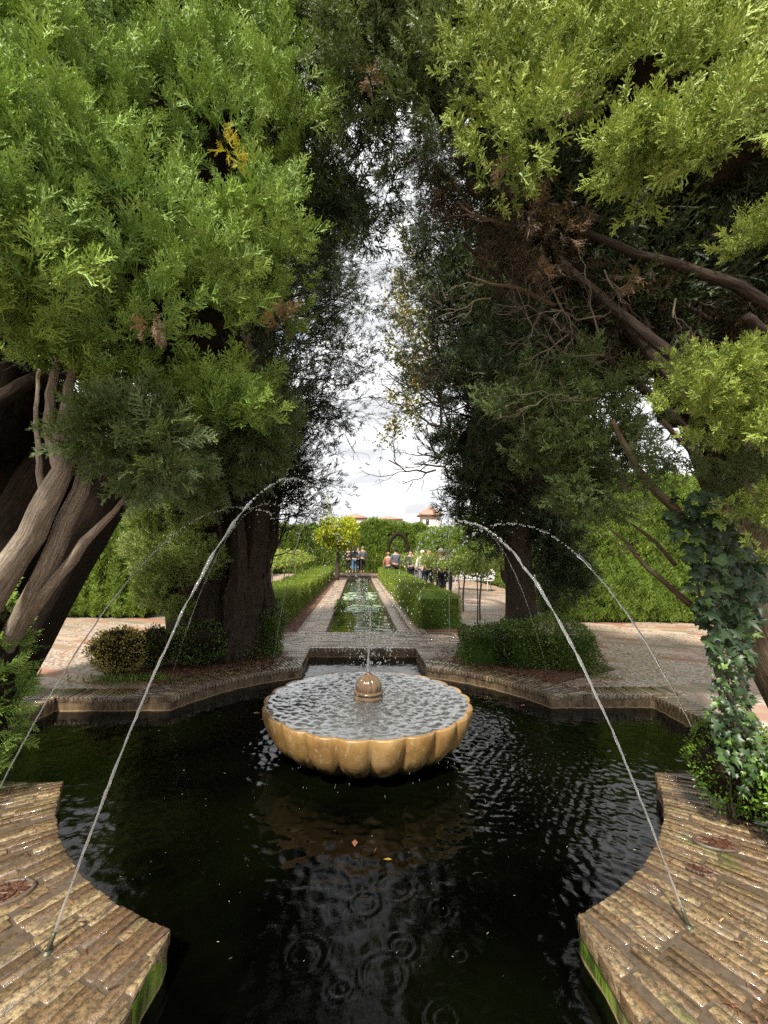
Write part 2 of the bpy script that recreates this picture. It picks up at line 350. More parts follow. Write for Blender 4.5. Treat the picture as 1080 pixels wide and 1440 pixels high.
# ------------------------------------------------------------------ helpers: foliage
def frond(nside=7, sub=4, w=.022, spread=.62, seed=0, curl=.25, flat=.35):
    """one spray, stem along +Z of length 1; returns V, T, tip"""
    r = np.random.default_rng(seed); V = []; T = []; tip = []
    def seg(a, b, wa, nrm, t0, t1):
        d = b-a; s = np.cross(d, nrm); s /= np.linalg.norm(s)+1e-9; n = len(V)
        V.extend([a-s*wa, a+s*wa, b]); T.append([n, n+1, n+2]); tip.extend([t0, t0, t1])
    def stem(x): return np.array([curl*x*x, .12*math.sin(x*3+seed), x])
    for i in range(3):
        a, b = stem(i/3), stem((i+1.25)/3); seg(a, b, w*1.1*(1-i*.2), np.array([0, 1., .1]), i/3*.5, (i+1)/3*.7)
    for i in range(nside*2):
        x = .12+.86*i/(nside*2); side = 1 if i % 2 else -1
        ln = spread*(1-x)**.7*(.55+.5*r.random())+.1
        a = stem(x); ang = R(38+14*r.random()); az = r.normal(0, flat)+(0 if side > 0 else math.pi)
        d = np.array([math.sin(ang)*math.cos(az), math.sin(ang)*math.sin(az), math.cos(ang)])
        b = a+d*ln; nr = np.array([-d[1]*.5+.2*r.normal(), 1, .3*r.normal()])
        seg(a, b, w*.9, nr, .35*x, .9)
        for k in range(sub):
            y = (k+.8)/(sub+.6); a2 = a+d*ln*y; s2 = 1 if k % 2 else -1
            d2 = d*.8+np.array([0, 0, .35])+s2*.6*np.cross(d, nr)/np.linalg.norm(nr)+r.normal(0, .22, 3)
            d2 /= np.linalg.norm(d2); seg(a2, a2+d2*ln*(.42-.2*y+.1*r.random()), w*.85, nr+r.normal(0, .4, 3), .4*x+.3*y, 1)
    return np.array(V), np.array(T), np.array(tip)
FN = [frond(6, 5, .027, .55, s) for s in range(5)]                 # near, feathery
FR = [frond(6, 5, .030, .62, 20+s, .35, .9) for s in range(5)]      # near right, thicker and bushier
FM = [frond(4, 2, .045, .7, 40+s, .2, .9) for s in range(4)]       # middle distance
FF = [frond(3, 0, .10, .7, 60+s, .15, .8) for s in range(3)]         # far
def leaf_shape(kind):
    if kind == 'oval':
        V = np.array([[0, 0, 0], [.28, .06, .4], [0, .0, 1], [-.28, .06, .4]]); return [(V, np.array([[0, 1, 2], [0, 2, 3]]), np.array([0, .5, 1, .5]))]
    if kind == 'ivy':
        P = [(0, 0), (.34, -.12), (.52, .16), (.30, .26), (.42, .62), (.16, .56), (0, 1.0), (-.16, .56), (-.42, .62), (-.30, .26), (-.52, .16), (-.34, -.12)]
        V = [[0, .07, .3]]+[[x, -.12*abs(x), z] for x, z in P]
        return [(np.array(V), np.array([[0, i, i % 12+1] for i in range(1, 13)]), np.ones(13)*.5)]
def plume(fr, n, ln, seed, width=.5, dirz=.75):
    r = np.random.default_rng(seed); V = []; T = []; tp = []; off = 0
    for i in range(n):
        x = .02+.72*i/max(1, n-1); a = r.uniform(0, 6.28) if i < n-1 else 0
        t = (1-x)*width*(.7+.5*r.random()) if i < n-1 else 0
        d = np.array([math.sin(a)*t, math.cos(a)*t, dirz]); d /= np.linalg.norm(d); e = np.cross(d, r.normal(size=3)); e /= np.linalg.norm(e); f_ = np.cross(d, e)
        v, t_, q = fr[i % len(fr)]; s_ = ln*(.75+.5*r.random())
        base = np.array([.08*math.sin(x*4+seed), .06*math.cos(x*3+seed), x])
        V.append(base+s_*(v[:, :1]*e+v[:, 1:2]*f_+v[:, 2:]*d)); T.append(t_+off); tp.append(np.clip(q*.75+.3*x, 0, 1)); off += len(v)
    b = np.array([[-.012, 0, 0], [.012, 0, 0], [.0, 0, .75]]); V.append(b); T.append(np.array([[0, 1, 2]])+off); tp.append(np.zeros(3))
    return np.concatenate(V), np.concatenate(T), np.concatenate(tp)
_fn = [frond(5, 4, .034, .55, 80+s) for s in range(4)]; _fr = [frond(4, 4, .05, .62, 90+s, .35, .9) for s in range(4)]
PN = [plume(_fn, 9, .42, s, .9) for s in range(4)]
PRT = [plume(_fr, 10, .40, 10+s, 1.5, .7) for s in range(4)]
NE = [(np.array([[-.05, 0, 0], [.05, 0, 0], [.09, .02, .5], [0, .05, 1], [-.06, .02, .6]]), np.array([[0, 1, 2], [0, 2, 4], [4, 2, 3]]), np.full(5, .5))]
LO = leaf_shape('oval'); LI = leaf_shape('ivy')
def unit(v): return v/(np.linalg.norm(v, axis=-1, keepdims=True)+1e-9)
def scatter(tmpls, P, D, sc, rnd):
    P = np.asarray(P, float); D = unit(np.asarray(D, float)); n = len(P)
    a = rng.normal(size=(n, 3)); X = unit(np.cross(a, D)); Y = np.cross(D, X)
    which = rng.integers(0, len(tmpls), n); VV = []; TT = []; RR = []; TP = []; off = 0
    for k, (V, T, tp) in enumerate(tmpls):
        i = np.where(which == k)[0]
        if not len(i): continue
        s = sc[i][:, None, None]
        W = P[i][:, None, :]+s*(V[None, :, 0, None]*X[i][:, None, :]+V[None, :, 1, None]*Y[i][:, None, :]+V[None, :, 2, None]*D[i][:, None, :])
        VV.append(W.reshape(-1, 3)); TT.append((T[None]+(np.arange(len(i))*len(V))[:, None, None]).reshape(-1, 3)+off)
        RR.append(np.repeat(rnd[i], len(V))); TP.append(np.tile(tp, len(i))); off += len(i)*len(V)
    return np.concatenate(VV), np.concatenate(TT), np.concatenate(RR), np.concatenate(TP)
def foliage(name, tm, P, D, sc, rnd, mat, parent):
    V, T, r_, tp = scatter(tm, P, D, sc, rnd); return mk(name, V, T, mat, parent, {'rnd': np.clip(r_, 0, 1), 'tip': tp})
def clump_points(C, rad, n, bias, shell=.35, flat=1.0):
    """C (k,3), rad (k,), n sprays per clump -> positions and directions"""
    k = len(C); u = unit(rng.normal(size=(k*n, 3))); rr = (1-shell*rng.random(k*n)**1.3)
    c = np.repeat(C, n, 0); ra = np.repeat(rad, n)
    P = c+u*(ra*rr*.85)[:, None]*np.array([1, 1, flat]); D = u+np.asarray(bias)+rng.normal(size=(k*n, 3))*.25
    return P, D
def umbrella(C, rad, n, bias):
    k = len(C); u = unit(rng.normal(size=(k*n, 3))+np.array([0, -.25, .45])); u[:, 2] = np.where(u[:, 2] < -.25, -u[:, 2], u[:, 2])
    c = np.repeat(C, n, 0); ra = np.repeat(rad, n)
    P = c+u*(ra*(.55+.45*rng.random(k*n)))[:, None]*np.array([1, 1, .75]); return P, u*1.1+np.asarray(bias)+rng.normal(size=(k*n, 3))*.16
def in_poly(x, y, poly):
    r = False; j = len(poly)-1
    for i in range(len(poly)):
        if (poly[i][1] > y) != (poly[j][1] > y) and x < (poly[j][0]-poly[i][0])*(y-poly[i][1])/(poly[j][1]-poly[i][1])+poly[i][0]: r = not r
        j = i
    return r
def fill(poly, n, dfun, thick):
    """clump centres through a crown volume whose outline was measured"""
    out = []; xs = [p[0] for p in poly]; ys = [p[1] for p in poly]
    while len(out) < n:
        x = random.uniform(min(xs), max(xs)); y = random.uniform(min(ys), max(ys))
        if in_poly(x, y, poly): out.append(at(x, y, dfun(x, y)+thick*random.random()**1.5))
    return np.array(out)
def blob(c, h, seed, sub=4, amp=.18, freq=2.2):
    bm = bmesh.new(); bmesh.ops.create_icosphere(bm, subdivisions=sub, radius=1)
    V = np.array([v.co[:] for v in bm.verts]); F = np.array([[v.index for v in f.verts] for f in bm.faces]); bm.free()
    r = np.random.default_rng(seed); d = np.ones(len(V))
    for o in range(4):
        k = r.normal(size=(6, 3))*freq*(1.7**o)
        d += amp/(1.5**o)*np.mean(np.sin(V@k.T+r.random(6)*6), axis=1)*1.6
    return V*d[:, None]*np.array(h)+np.array(c), F
def branch_path(a, b, n=8, sag=0, wob=.03):
    a = np.array(a, float); b = np.array(b, float); t = np.linspace(0, 1, n)[:, None]
    P = a+(b-a)*t; L_ = np.linalg.norm(b-a); P[:, 2] += sag*4*(t[:, 0]*(1-t[:, 0]))
    w_ = np.cumsum(rng.normal(size=(n, 3)), 0); w_ -= w_[0]+(w_[-1]-w_[0])*t
    return P+w_*wob*L_/math.sqrt(n)
def twigs(mb, P0, D0, ln, rad, depth, ends, k=3, n=5, spread=.55, up=0):
    D0 = D0/np.linalg.norm(D0); e = P0+D0*ln
    P = branch_path(P0, e, n, -.06*ln, .12); mb.tube(P, np.linspace(rad, rad*.5, n), 4 if rad < .006 else 6, cap=False)
    ends.append((P[-1], D0, depth))
    if depth > 0:
        for i in range(k):
            j = random.randint(1, n-1); d = D0+rng.normal(size=3)*spread+np.array([0, 0, up])
            twigs(mb, P[j], d, ln*random.uniform(.45, .75), rad*.55, depth-1, ends, k, n, spread, up)

# ================================================================== SETTING
PR, PW, PL = 2.16, .835, 3.14        # round basin radius, half width and reach of the four arms
WZ = -.14
CN, CS, CE = .70, 4.52, 22.6         # canal half width, start, end
def quad(mb, x0, y0, x1, y1, z, a=0): mb.add([[x0, y0, z], [x1, y0, z], [x1, y1, z], [x0, y1, z]], [[0, 1, 2, 3]], a=a)
g = MB()
O = PL
# earth to the horizon, with the basin and the canal cut out
for r_ in ((-400, -400, 400, -12), (-400, -12, -12, 30), (12, -12, 400, 30), (-400, 30, 400, 600)): quad(g, *r_, -.012)
gr = g.build('ground', M['ground']); tag(gr, kind='structure')
g = MB()
zp = -.006
quad(g, -12, -12, -PW, -O, zp); quad(g, PW, -12, 12, -O, zp)
quad(g, -12, -O, -O, -PW, zp); quad(g, -12, -PW, -O, PW, zp); quad(g, -12, PW, -O, O, zp)
quad(g, O, -O, 12, -PW, zp); quad(g, O, -PW, 12, PW, zp); quad(g, O, PW, 12, O, zp)
quad(g, -12, O, 12, CS, zp); quad(g, -12, CS, -CN, CE, zp); quad(g, CN, CS, 12, CE, zp); quad(g, -12, CE, 12, 30, zp)
th0 = math.asin(PW/PR)
for q in range(4):
    A = np.linspace(th0, math.pi/2-th0, 25); inn = np.c_[PR*np.cos(A), PR*np.sin(A)]
    s_ = O/np.maximum(np.cos(A), np.sin(A)); out = np.c_[s_*np.cos(A), s_*np.sin(A)]
    V = np.vstack([inn, out, [[O, PW]], [[PW, O]]]); n = 25
    # the square's own corner lies on the middle ray
    Q = [[i, i+n, i+n+1, i+1] for i in range(n-1)]; T = [[0, 2*n, n], [n-1, 2*n-1, 2*n+1]]
    sx, sy = ((1, 1), (-1, 1), (-1, -1), (1, -1))[q]
    g.add(np.c_[V[:, 0]*sx, V[:, 1]*sy, np.full(len(V), zp)], Q, T)
pv = g.build('pavement', M['mosaic']); tag(pv, kind='structure')

def outline():
    """basin edge, counter-clockwise"""
    P = []
    for q in range(4):
        A = np.linspace(th0, math.pi/2-th0, 29)
        c, s = round(math.cos(q*math.pi/2)), round(math.sin(q*math.pi/2))
        loc = [(PL, -PW), (PL, PW)] + [(PR*math.cos(a), PR*math.sin(a)) for a in A]
        P += [(x*c-y*s, x*s+y*c) for x, y in loc]
    return np.array(P)
OL = outline()
pool = empty('pool_basin', (0, 0, 0), 'round brick edged pool basin with four short arms around the scalloped bowl', 'pool')
# walls with the ragged edge of worn masonry
def wall_strip(P, z0, z1, mb, closed=True, jit=.006, step=.06):
    Q_ = []
    n = len(P); segs = n if closed else n-1
    for i in range(segs):
        a, b = P[i], P[(i+1) % n]; L_ = np.linalg.norm(b-a); k = max(1, int(L_/step))
        for j in range(k): Q_.append(a+(b-a)*j/k)
    if not closed: Q_.append(P[-1])
    Q_ = np.array(Q_); n = len(Q_); rows = 4; V = []
    for r_ in range(rows+1):
        z = z0+(z1-z0)*r_/rows; j = rng.normal(size=(n, 2))*jit*(0.3 if r_ == rows else 1); V.append(np.c_[Q_+j, np.full(n, z)])
    V = np.concatenate(V); idx = [[r_*n+i, r_*n+(i+1) % n, (r_+1)*n+(i+1) % n, (r_+1)*n+i] for r_ in range(rows) for i in range(n if closed else n-1)]
    mb.add(V, idx)
wb = MB(); wall_strip(OL, -.6, -.008, wb); wb.build('basin_wall', M['wall'], pool, smooth=False)
fb = MB(); quad(fb, -3.2, -3.2, 3.2, 3.2, -.6); fb.build('basin_floor', M['mortar'], pool)

def brick(mb, c, ztop=0.0, thick=.055, gap=.004, a=None, tilt=.0015):
    """c: four xy corners"""
    c = np.array(c, float); m_ = c.mean(0); d = c-m_; ln = np.linalg.norm(d, axis=1)[:, None]+1e-6
    o = m_+d*(1-gap*1.4/ln); i = m_+d*(1-(gap*1.4+.006)/ln)+rng.normal(size=(4, 2))*.0012
    o = o+rng.normal(size=(4, 2))*.0012
    z = ztop+rng.normal()*.0022; tz = rng.normal(size=4)*tilt
    V = np.vstack([np.c_[o, np.full(4, z-thick)], np.c_[o, z-.004+tz], np.c_[i, z+tz]])
    Q = [[k, (k+1) % 4, 4+(k+1) % 4, 4+k] for k in range(4)]+[[4+k, 4+(k+1) % 4, 8+(k+1) % 4, 8+k] for k in range(4)]+[[8, 9, 10, 11]]
    mb.add(V, Q, a=random.random() if a is None else a)
def area(c):
    c = np.array(c); x, y = c[:, 0], c[:, 1]; return .5*abs(np.dot(x, np.roll(y, 1))-np.dot(y, np.roll(x, 1)))
def quadrant_coping(name, sx, sy, rout, arm, mat):
    mb = MB(); bw = .047
    da = bw/2.45; n = int((math.pi/2)/da); off = random.random()*da; ph_ = 0
    for k in range(n+1):
        a0, a1 = off+k*da-da, off+k*da; ra = PR-.012-random.random()*.006; ph_ = (ph_+1) % 2; first = True
        while ra < rout-.05:
            ln_ = (random.choice((.13, .27, .2)) if first and (ph_ or random.random() < .3) else .27)*random.uniform(.94, 1.04); rb = min(ra+ln_, rout); first = False
            sk = random.uniform(-.004, .004)
            c = [(ra*math.cos(a0), ra*math.sin(a0)), (rb*math.cos(a0+sk), rb*math.sin(a0+sk)), (rb*math.cos(a1+sk), rb*math.sin(a1+sk)), (ra*math.cos(a1), ra*math.sin(a1))]
            ra = rb+.003
            c = [(max(x, PW-.008), max(y, PW-.008)) for x, y in c]
            if area(c) < .0025: continue
            brick(mb, [(x*sx, y*sy) for x, y in c][::(1 if sx*sy > 0 else -1)], ztop=random.uniform(0, .005))
    # straight strips along the two arms
    for side in (0, 1):
        x = math.sqrt(rout**2-(PW+arm/2)**2)+.02 
        while x < PL+arm:
            y0 = PW-.008
            c = [(x, y0), (x+bw, y0), (x+bw, y0+arm), (x, y0+arm)]
            if side: c = [(q, p) for p, q in c][::-1]
            brick(mb, [(p*sx, q*sy) for p, q in c][::(1 if sx*sy > 0 else -1)]); x += bw
    # bed of mortar under them
    A = np.linspace(0, math.pi/2, 30); V = []
    for a in A: V += [(max(PR*math.cos(a), PW), max(PR*math.sin(a), PW)), (max((rout+.01)*math.cos(a), PW), max((rout+.01)*math.sin(a), PW))]
    V = np.array(V)*np.array([sx, sy]); 
    mo = MB(); mo.add(np.c_[V, np.full(len(V), -.0015)], [[2*i, 2*i+1, 2*i+3, 2*i+2] for i in range(29)])
    o = mb.build('coping', mat, pool); mo.build('mortar_bed', M['mortar'], o)
    return o
quadrant_coping('c', -1, -1, 3.0, .27, M['brick_near']); quadrant_coping('c', 1, -1, 2.9, .27, M['brick_near'])
quadrant_coping('c', -1, 1, 2.62, .3, M['brick_near']); quadrant_coping('c', 1, 1, 2.62, .3, M['brick_near'])
for sx in (-1, 1):                      # end coping of the side arms
    mb = MB(); y = -PW
    while y < PW-.02:
        brick(mb, [(sx*(PL-.008), y), (sx*(PL+.3), y), (sx*(PL+.3), y+.052), (sx*(PL-.008), y+.052)][::sx]); y += .0522
    mb.build('coping', M['brick_near'], pool)

# the cross path between basin and canal, and the two long strips beside the canal
bp = MB()
for row in range(7):                     # laid brick rows, running bond
    y0 = PL+.135+row*.155; x = -1.62+(row % 2)*.15
    if y0+.15 > CS-.13: break
    while x < 1.6:
        brick(bp, [(x, y0), (x+.3, y0), (x+.3, y0+.077), (x, y0+.077)], a=.35+.65*random.random())
        brick(bp, [(x-.15, y0+.0775), (x+.15, y0+.0775), (x+.15, y0+.1545), (x-.15, y0+.1545)], a=.35+.65*random.random()); x += .3
for (ya, yb) in ((PL-.008, PL+.13), (CS-.12, CS+.008)):
    x = -PW-.0 if ya < 4 else -CN-.5
    xe = PW if ya < 4 else CN+.5
    while x < xe: brick(bp, [(x, ya), (x+.066, ya), (x+.066, yb), (x, yb)], a=.4+.6*random.random(), gap=.006); x += .0664
for sx in (-1, 1):
    for x0, x1 in ((PW-.0, 1.12),):      # edge strips beside the far arm
        y = 2.5
        while y < PL+.1: brick(bp, [(sx*x0, y), (sx*(x1+.3), y), (sx*(x1+.3), y+.066), (sx*x0, y+.066)][::sx], ztop=.003, a=.4+.6*random.random()); y += .0664
path = bp.build('brick_path', M['brick_far']); tag(path, kind='structure')
mo = MB(); quad(mo, -1.7, PL, 1.7, CS, -.003); pm = mo.build('path_bedding', M['mortar']); tag(pm, kind='structure')
can = empty('canal_basin', (0, CS, 0), 'long narrow brick edged canal running away behind the bowl', 'canal')
for sx in (-1, 1):
    cb = MB(); y = CS+.01
    while y < CE:
        d = .07 if y < 12 else .14
        for (x0, x1) in ((CN-.008, CN+.27), (CN+.272, CN+.53)):
            brick(cb, [(sx*x0, y), (sx*x1, y), (sx*x1, y+d), (sx*x0, y+d)][::sx], a=.2+.7*random.random())
        y += d+.0008
    cb.build('coping', M['brick_far'], can)
wb = MB(); wall_strip(np.array([[-CN, CS], [CN, CS], [CN, CE], [-CN, CE]]), -.5, -.008, wb, True, .004, .15); wb.build('basin_wall', M['wall'], can)
fb = MB(); quad(fb, -CN, CS, CN, CE, -.5); fb.build('basin_floor', M['mortar'], can)
# raised stone step that closes the canal
st = MB(); st.box((0, CE+.9, .11), (1.7, .85, .11)); st.box((0, CE+.5, .24), (1.0, .4, .02)); pl = st.build('stone_platform', M['brick_far'])
tag(pl, 'low pale stone platform closing the far end of the canal', 'platform')

# ---- water: real waves
def ripple_mesh(name, x0, y0, x1, y1, step, z, fn, mat, keep=None):
    xs = np.arange(x0, x1+step/2, step); ys = np.arange(y0, y1+step/2, step); X, Y = np.meshgrid(xs, ys)
    Z = z+fn(X, Y); nx = len(xs); V = np.c_[X.ravel(), Y.ravel(), Z.ravel()]
    i = (np.arange(len(ys)-1)[:, None]*nx+np.arange(nx-1)[None, :]).ravel(); Q = np.c_[i, i+1, i+nx+1, i+nx]
    if keep is not None:
        cx = X.ravel()[i]+step/2; cy = Y.ravel()[i]+step/2; Q = Q[keep(cx, cy)]
    return mk(name, V, Q, mat, None, None, True)
def waves(X, Y, n, lam0, lam1, amp, seed):
    r = np.random.default_rng(seed); Z = 0
    for _ in range(n):
        lam = math.exp(r.uniform(math.log(lam0), math.log(lam1))); a = r.uniform(0, 2*math.pi); k = 2*math.pi/lam
        Z = Z+amp*(lam/lam1)**1.0*np.sin(k*(X*math.cos(a)+Y*math.sin(a))+r.uniform(0, 6.28)+1.3*np.sin(X*2.1+r.uniform(0, 6))+1.1*np.sin(Y*1.7+r.uniform(0, 6)))
    return Z/math.sqrt(n)
rr_ = np.random.default_rng(5)
rings = [(0.10, -1.93, .055, 3), (.22, -2.22, .05, 3), (.45, -2.30, .055, 3), (.33, -1.98, .035, 2.4), (-.05, -1.7, .06, 2), (.0, -2.3, .05, 2.4), (.55, -1.6, .06, 2), (-.3, -1.95, .08, 2), (.1, -1.6, .09, 2), (-.15, -2.1, .03, 2.4), (.3, -1.75, .04, 2), (.02, -2.05, .09, 1.6)]
for _ in range(70):
    a = rr_.uniform(0, 6.28); q = rr_.uniform(1.0, 2.1); rings.append((q*math.cos(a), q*math.sin(a), rr_.uniform(.02, .12), rr_.uniform(.3, .9)))
def pool_h(X, Y):
    rad = np.hypot(X, Y); th = np.arctan2(Y, X)
    agit = .10*np.exp(-((X-.1)/.5)**2-((Y+1.75)/.7)**2)+np.exp(-np.clip(rad-.75, 0, 9)/.8)*(.45+.55*(np.cos(th-R(-10))*.5+.5))+.16+.35*np.exp(-((X)/.8)**2-((Y+1.25)/.4)**2)
    Z = waves(X, Y, 30, .04, .2, .0050, 3)*agit+waves(X, Y, 12, .2, .7, .0016, 9)
    gl = 1.35*np.exp(-((X-1.1)/.55)**2-((Y+.45)/.95)**2)+.45*np.exp(-((X+1.1)/.22)**2-((Y+.1)/.5)**2); Z += waves(X, Y, 30, .035, .08, .0042, 31)*gl
    Z += .0012*np.sin(rad*2*math.pi/.085+1.5*np.sin(th*5))*np.exp(-np.clip(rad-.7, 0, 9)/.35)
    for (cx, cy, r0, s) in rings:
        d = np.hypot(X-cx, Y-cy); Z += .0016*s*np.sin((d-r0)*2*math.pi/.03)*np.exp(-((d-r0)/.022)**2)
    return Z
wt = ripple_mesh('pool_water', -3.2, -3.2, 3.2, 3.2, .0125, WZ, pool_h, M['pool'], lambda x, y: (np.hypot(x, y) < PR+.03) | (np.abs(x) < PW+.02) | (np.abs(y) < PW+.02))
tag(wt, kind='structure')
cw = ripple_mesh('canal_water', -CN, CS, CN, CE, .05, WZ, lambda X, Y: waves(X, Y, 14, .15, .6, .003, 6), M['canalw']); tag(cw, kind='structure')

# beds
def bed(name, a0, a1, r0, ro, sx, sy, z=.004):
    A = np.linspace(a0, a1, 40); V = []
    for a in A:
        s_ = ro/max(math.cos(a), math.sin(a)); rj = r0+.03*math.sin(a*23)+.02*math.sin(a*41)
        V += [(rj*math.cos(a), rj*math.sin(a)), (s_*math.cos(a), s_*math.sin(a))]
    V = np.array(V)*np.array([sx, sy]); mb = MB()
    k = 4; VV = []
    for i in range(len(V)//2):
        for j in range(k+1):
            p = V[2*i]+(V[2*i+1]-V[2*i])*j/k; VV.append([p[0], p[1], z+(.02*random.random() if 0 < j < k else 0)])
    mb.add(VV, [[i*(k+1)+j, i*(k+1)+j+1, (i+1)*(k+1)+j+1, (i+1)*(k+1)+j] for i in range(39) for j in range(k)])
    o = mb.build(name, M['soil']); return tag(o, kind='structure')
bed('soil', R(29), R(62), 2.6, 3.35, -1, 1); bed('soil', R(29), R(62), 2.56, 3.35, 1, 1)
bed('soil', R(24), R(66), 2.96, 4.2, -1, -1); bed('soil', R(24), R(66), 2.86, 4.2, 1, -1, .009)
for sx in (-1, 1):
    mb = MB(); quad(mb, min(sx*1.24, sx*2.2), CS+.05, max(sx*1.24, sx*2.2), CE, .002); tag(mb.build('soil', M['soil']), kind='structure')

# ================================================================== BOWL AND JETS
bowl = empty('scalloped_fountain_bowl', (0, 0, 0), 'large ochre marble bowl with scalloped lobes brimming with water in the pool', 'fountain')
NL = 22; nth = NL*12; th = np.linspace(0, 2*math.pi, nth, endpoint=False)
lobe = np.abs(np.cos(th*NL/2+.0))**.55          # 0 in the grooves, 1 on the crowns
prof = [(.988, .243, .038), (.998, .241, .042), (1.003, .232, .046), (1.0, .19, .052), (.985, .14, .058), (.96, .08, .062), (.92, .02, .062), (.855, -.04, .056), (.77, -.085, .045), (.66, -.115, .03), (.5, -.135, .012), (.35, -.145, 0), (.3, -.3, 0), (.34, -.6, 0)]
inner = [(.3, .12, 0), (.7, .15, .005), (.9, .19, .015), (.955, .232, .036), (.97, .243, .036)]
rows = [(a, b, c) for a, b, c in inner]+prof
V = []
for (r_, z, dl) in rows:
    rad = .888*r_-dl*(1-lobe); V.append(np.c_[rad*np.cos(th), rad*np.sin(th), z+.006*lobe*(z > .2)])
V = np.concatenate(V); k = len(rows)
Q = [[i*nth+j, (i+1)*nth+j, (i+1)*nth+(j+1) % nth, i*nth+(j+1) % nth] for i in range(k-1) for j in range(nth)]
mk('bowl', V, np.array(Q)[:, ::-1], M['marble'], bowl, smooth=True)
nr = 90; rad = np.linspace(.0, 1, nr); V = []
for i, q in enumerate(rad):
    rr = q*(.888*1.0-.042*(1-lobe)); x = rr*np.cos(th); y = rr*np.sin(th)
    z = .236+waves(x, y, 44, .022, .10, .0085, 21)*(1-.75*q**6)+.004*np.sin(rr*2*math.pi/.09)*math.exp(-q*2.5)+(.0095 if q < .985 else .004)
    V.append(np.c_[x, y, z])
V = np.concatenate(V); Q = [[i*nth+j, i*nth+(j+1) % nth, (i+1)*nth+(j+1) % nth, (i+1)*nth+j] for i in range(nr-1) for j in range(nth)]
o = mk('bowl_water', V, np.array(Q)[:, ::-1], M['bowlw'], bowl, smooth=True)
f = MB(); p_ = [(.10, .22), (.135, .235), (.145, .255), (.142, .275), (.13, .285), (.134, .295), (.146, .305), (.142, .318), (.12, .325)]
f.lathe([(q*.88, .22+(z_-.22)*.9) for q, z_ in p_], n=40); f.build('finial_base', M['marble_dark'], bowl, smooth=True)
V = []; nt_ = 96; tt = np.linspace(0, 2*math.pi, nt_, endpoint=False); lb = np.abs(np.cos(tt*6))**.5
dp = [(.125, .322), (.132, .345), (.128, .38), (.112, .415), (.085, .445), (.05, .466), (.022, .476), (.02, .49), (.001, .492)]
for r_, z in dp: rr = (r_-(.012 if r_ > .04 else 0)*(1-lb))*.88; V.append(np.c_[rr*np.cos(tt), rr*np.sin(tt), np.full(nt_, .22+(z-.22)*.9)])
Q = [[i*nt_+j, i*nt_+(j+1) % nt_, (i+1)*nt_+(j+1) % nt_, (i+1)*nt_+j] for i in range(len(dp)-1) for j in range(nt_)]
mk('finial', np.concatenate(V), np.array(Q), M['marble_dark'], bowl, smooth=True)

ICO = {}
def ico(sub=1):
    if sub not in ICO:
        bm = bmesh.new(); bmesh.ops.create_icosphere(bm, subdivisions=sub, radius=1)
        ICO[sub] = (np.array([v.co[:] for v in bm.verts]), np.array([[v.index for v in f.verts] for f in bm.faces])); bm.free()
    return ICO[sub]
def drops(P, D, size, elong, name, parent, n_sub=1):
    V0, F0 = ico(n_sub); P = np.array(P); D = unit(np.array(D)); n = len(P); size = np.array(size)
    a = rng.normal(size=(n, 3)); X = unit(np.cross(a, D)); Y = np.cross(D, X); e = np.asarray(elong)*np.ones(n)
    nz = 1+.25*rng.normal(size=(n, len(V0), 1))*.6
    W = P[:, None]+size[:, None, None]*nz*(V0[None, :, 0, None]*X[:, None]+V0[None, :, 1, None]*Y[:, None]+V0[None, :, 2, None]*D[:, None]*e[:, None, None])
    F = (F0[None]+(np.arange(n)*len(V0))[:, None, None]).reshape(-1, 3)
    o = mk(name, W.reshape(-1, 3), F, M['jet'], parent, smooth=True); o['kind'] = 'stuff'; return o
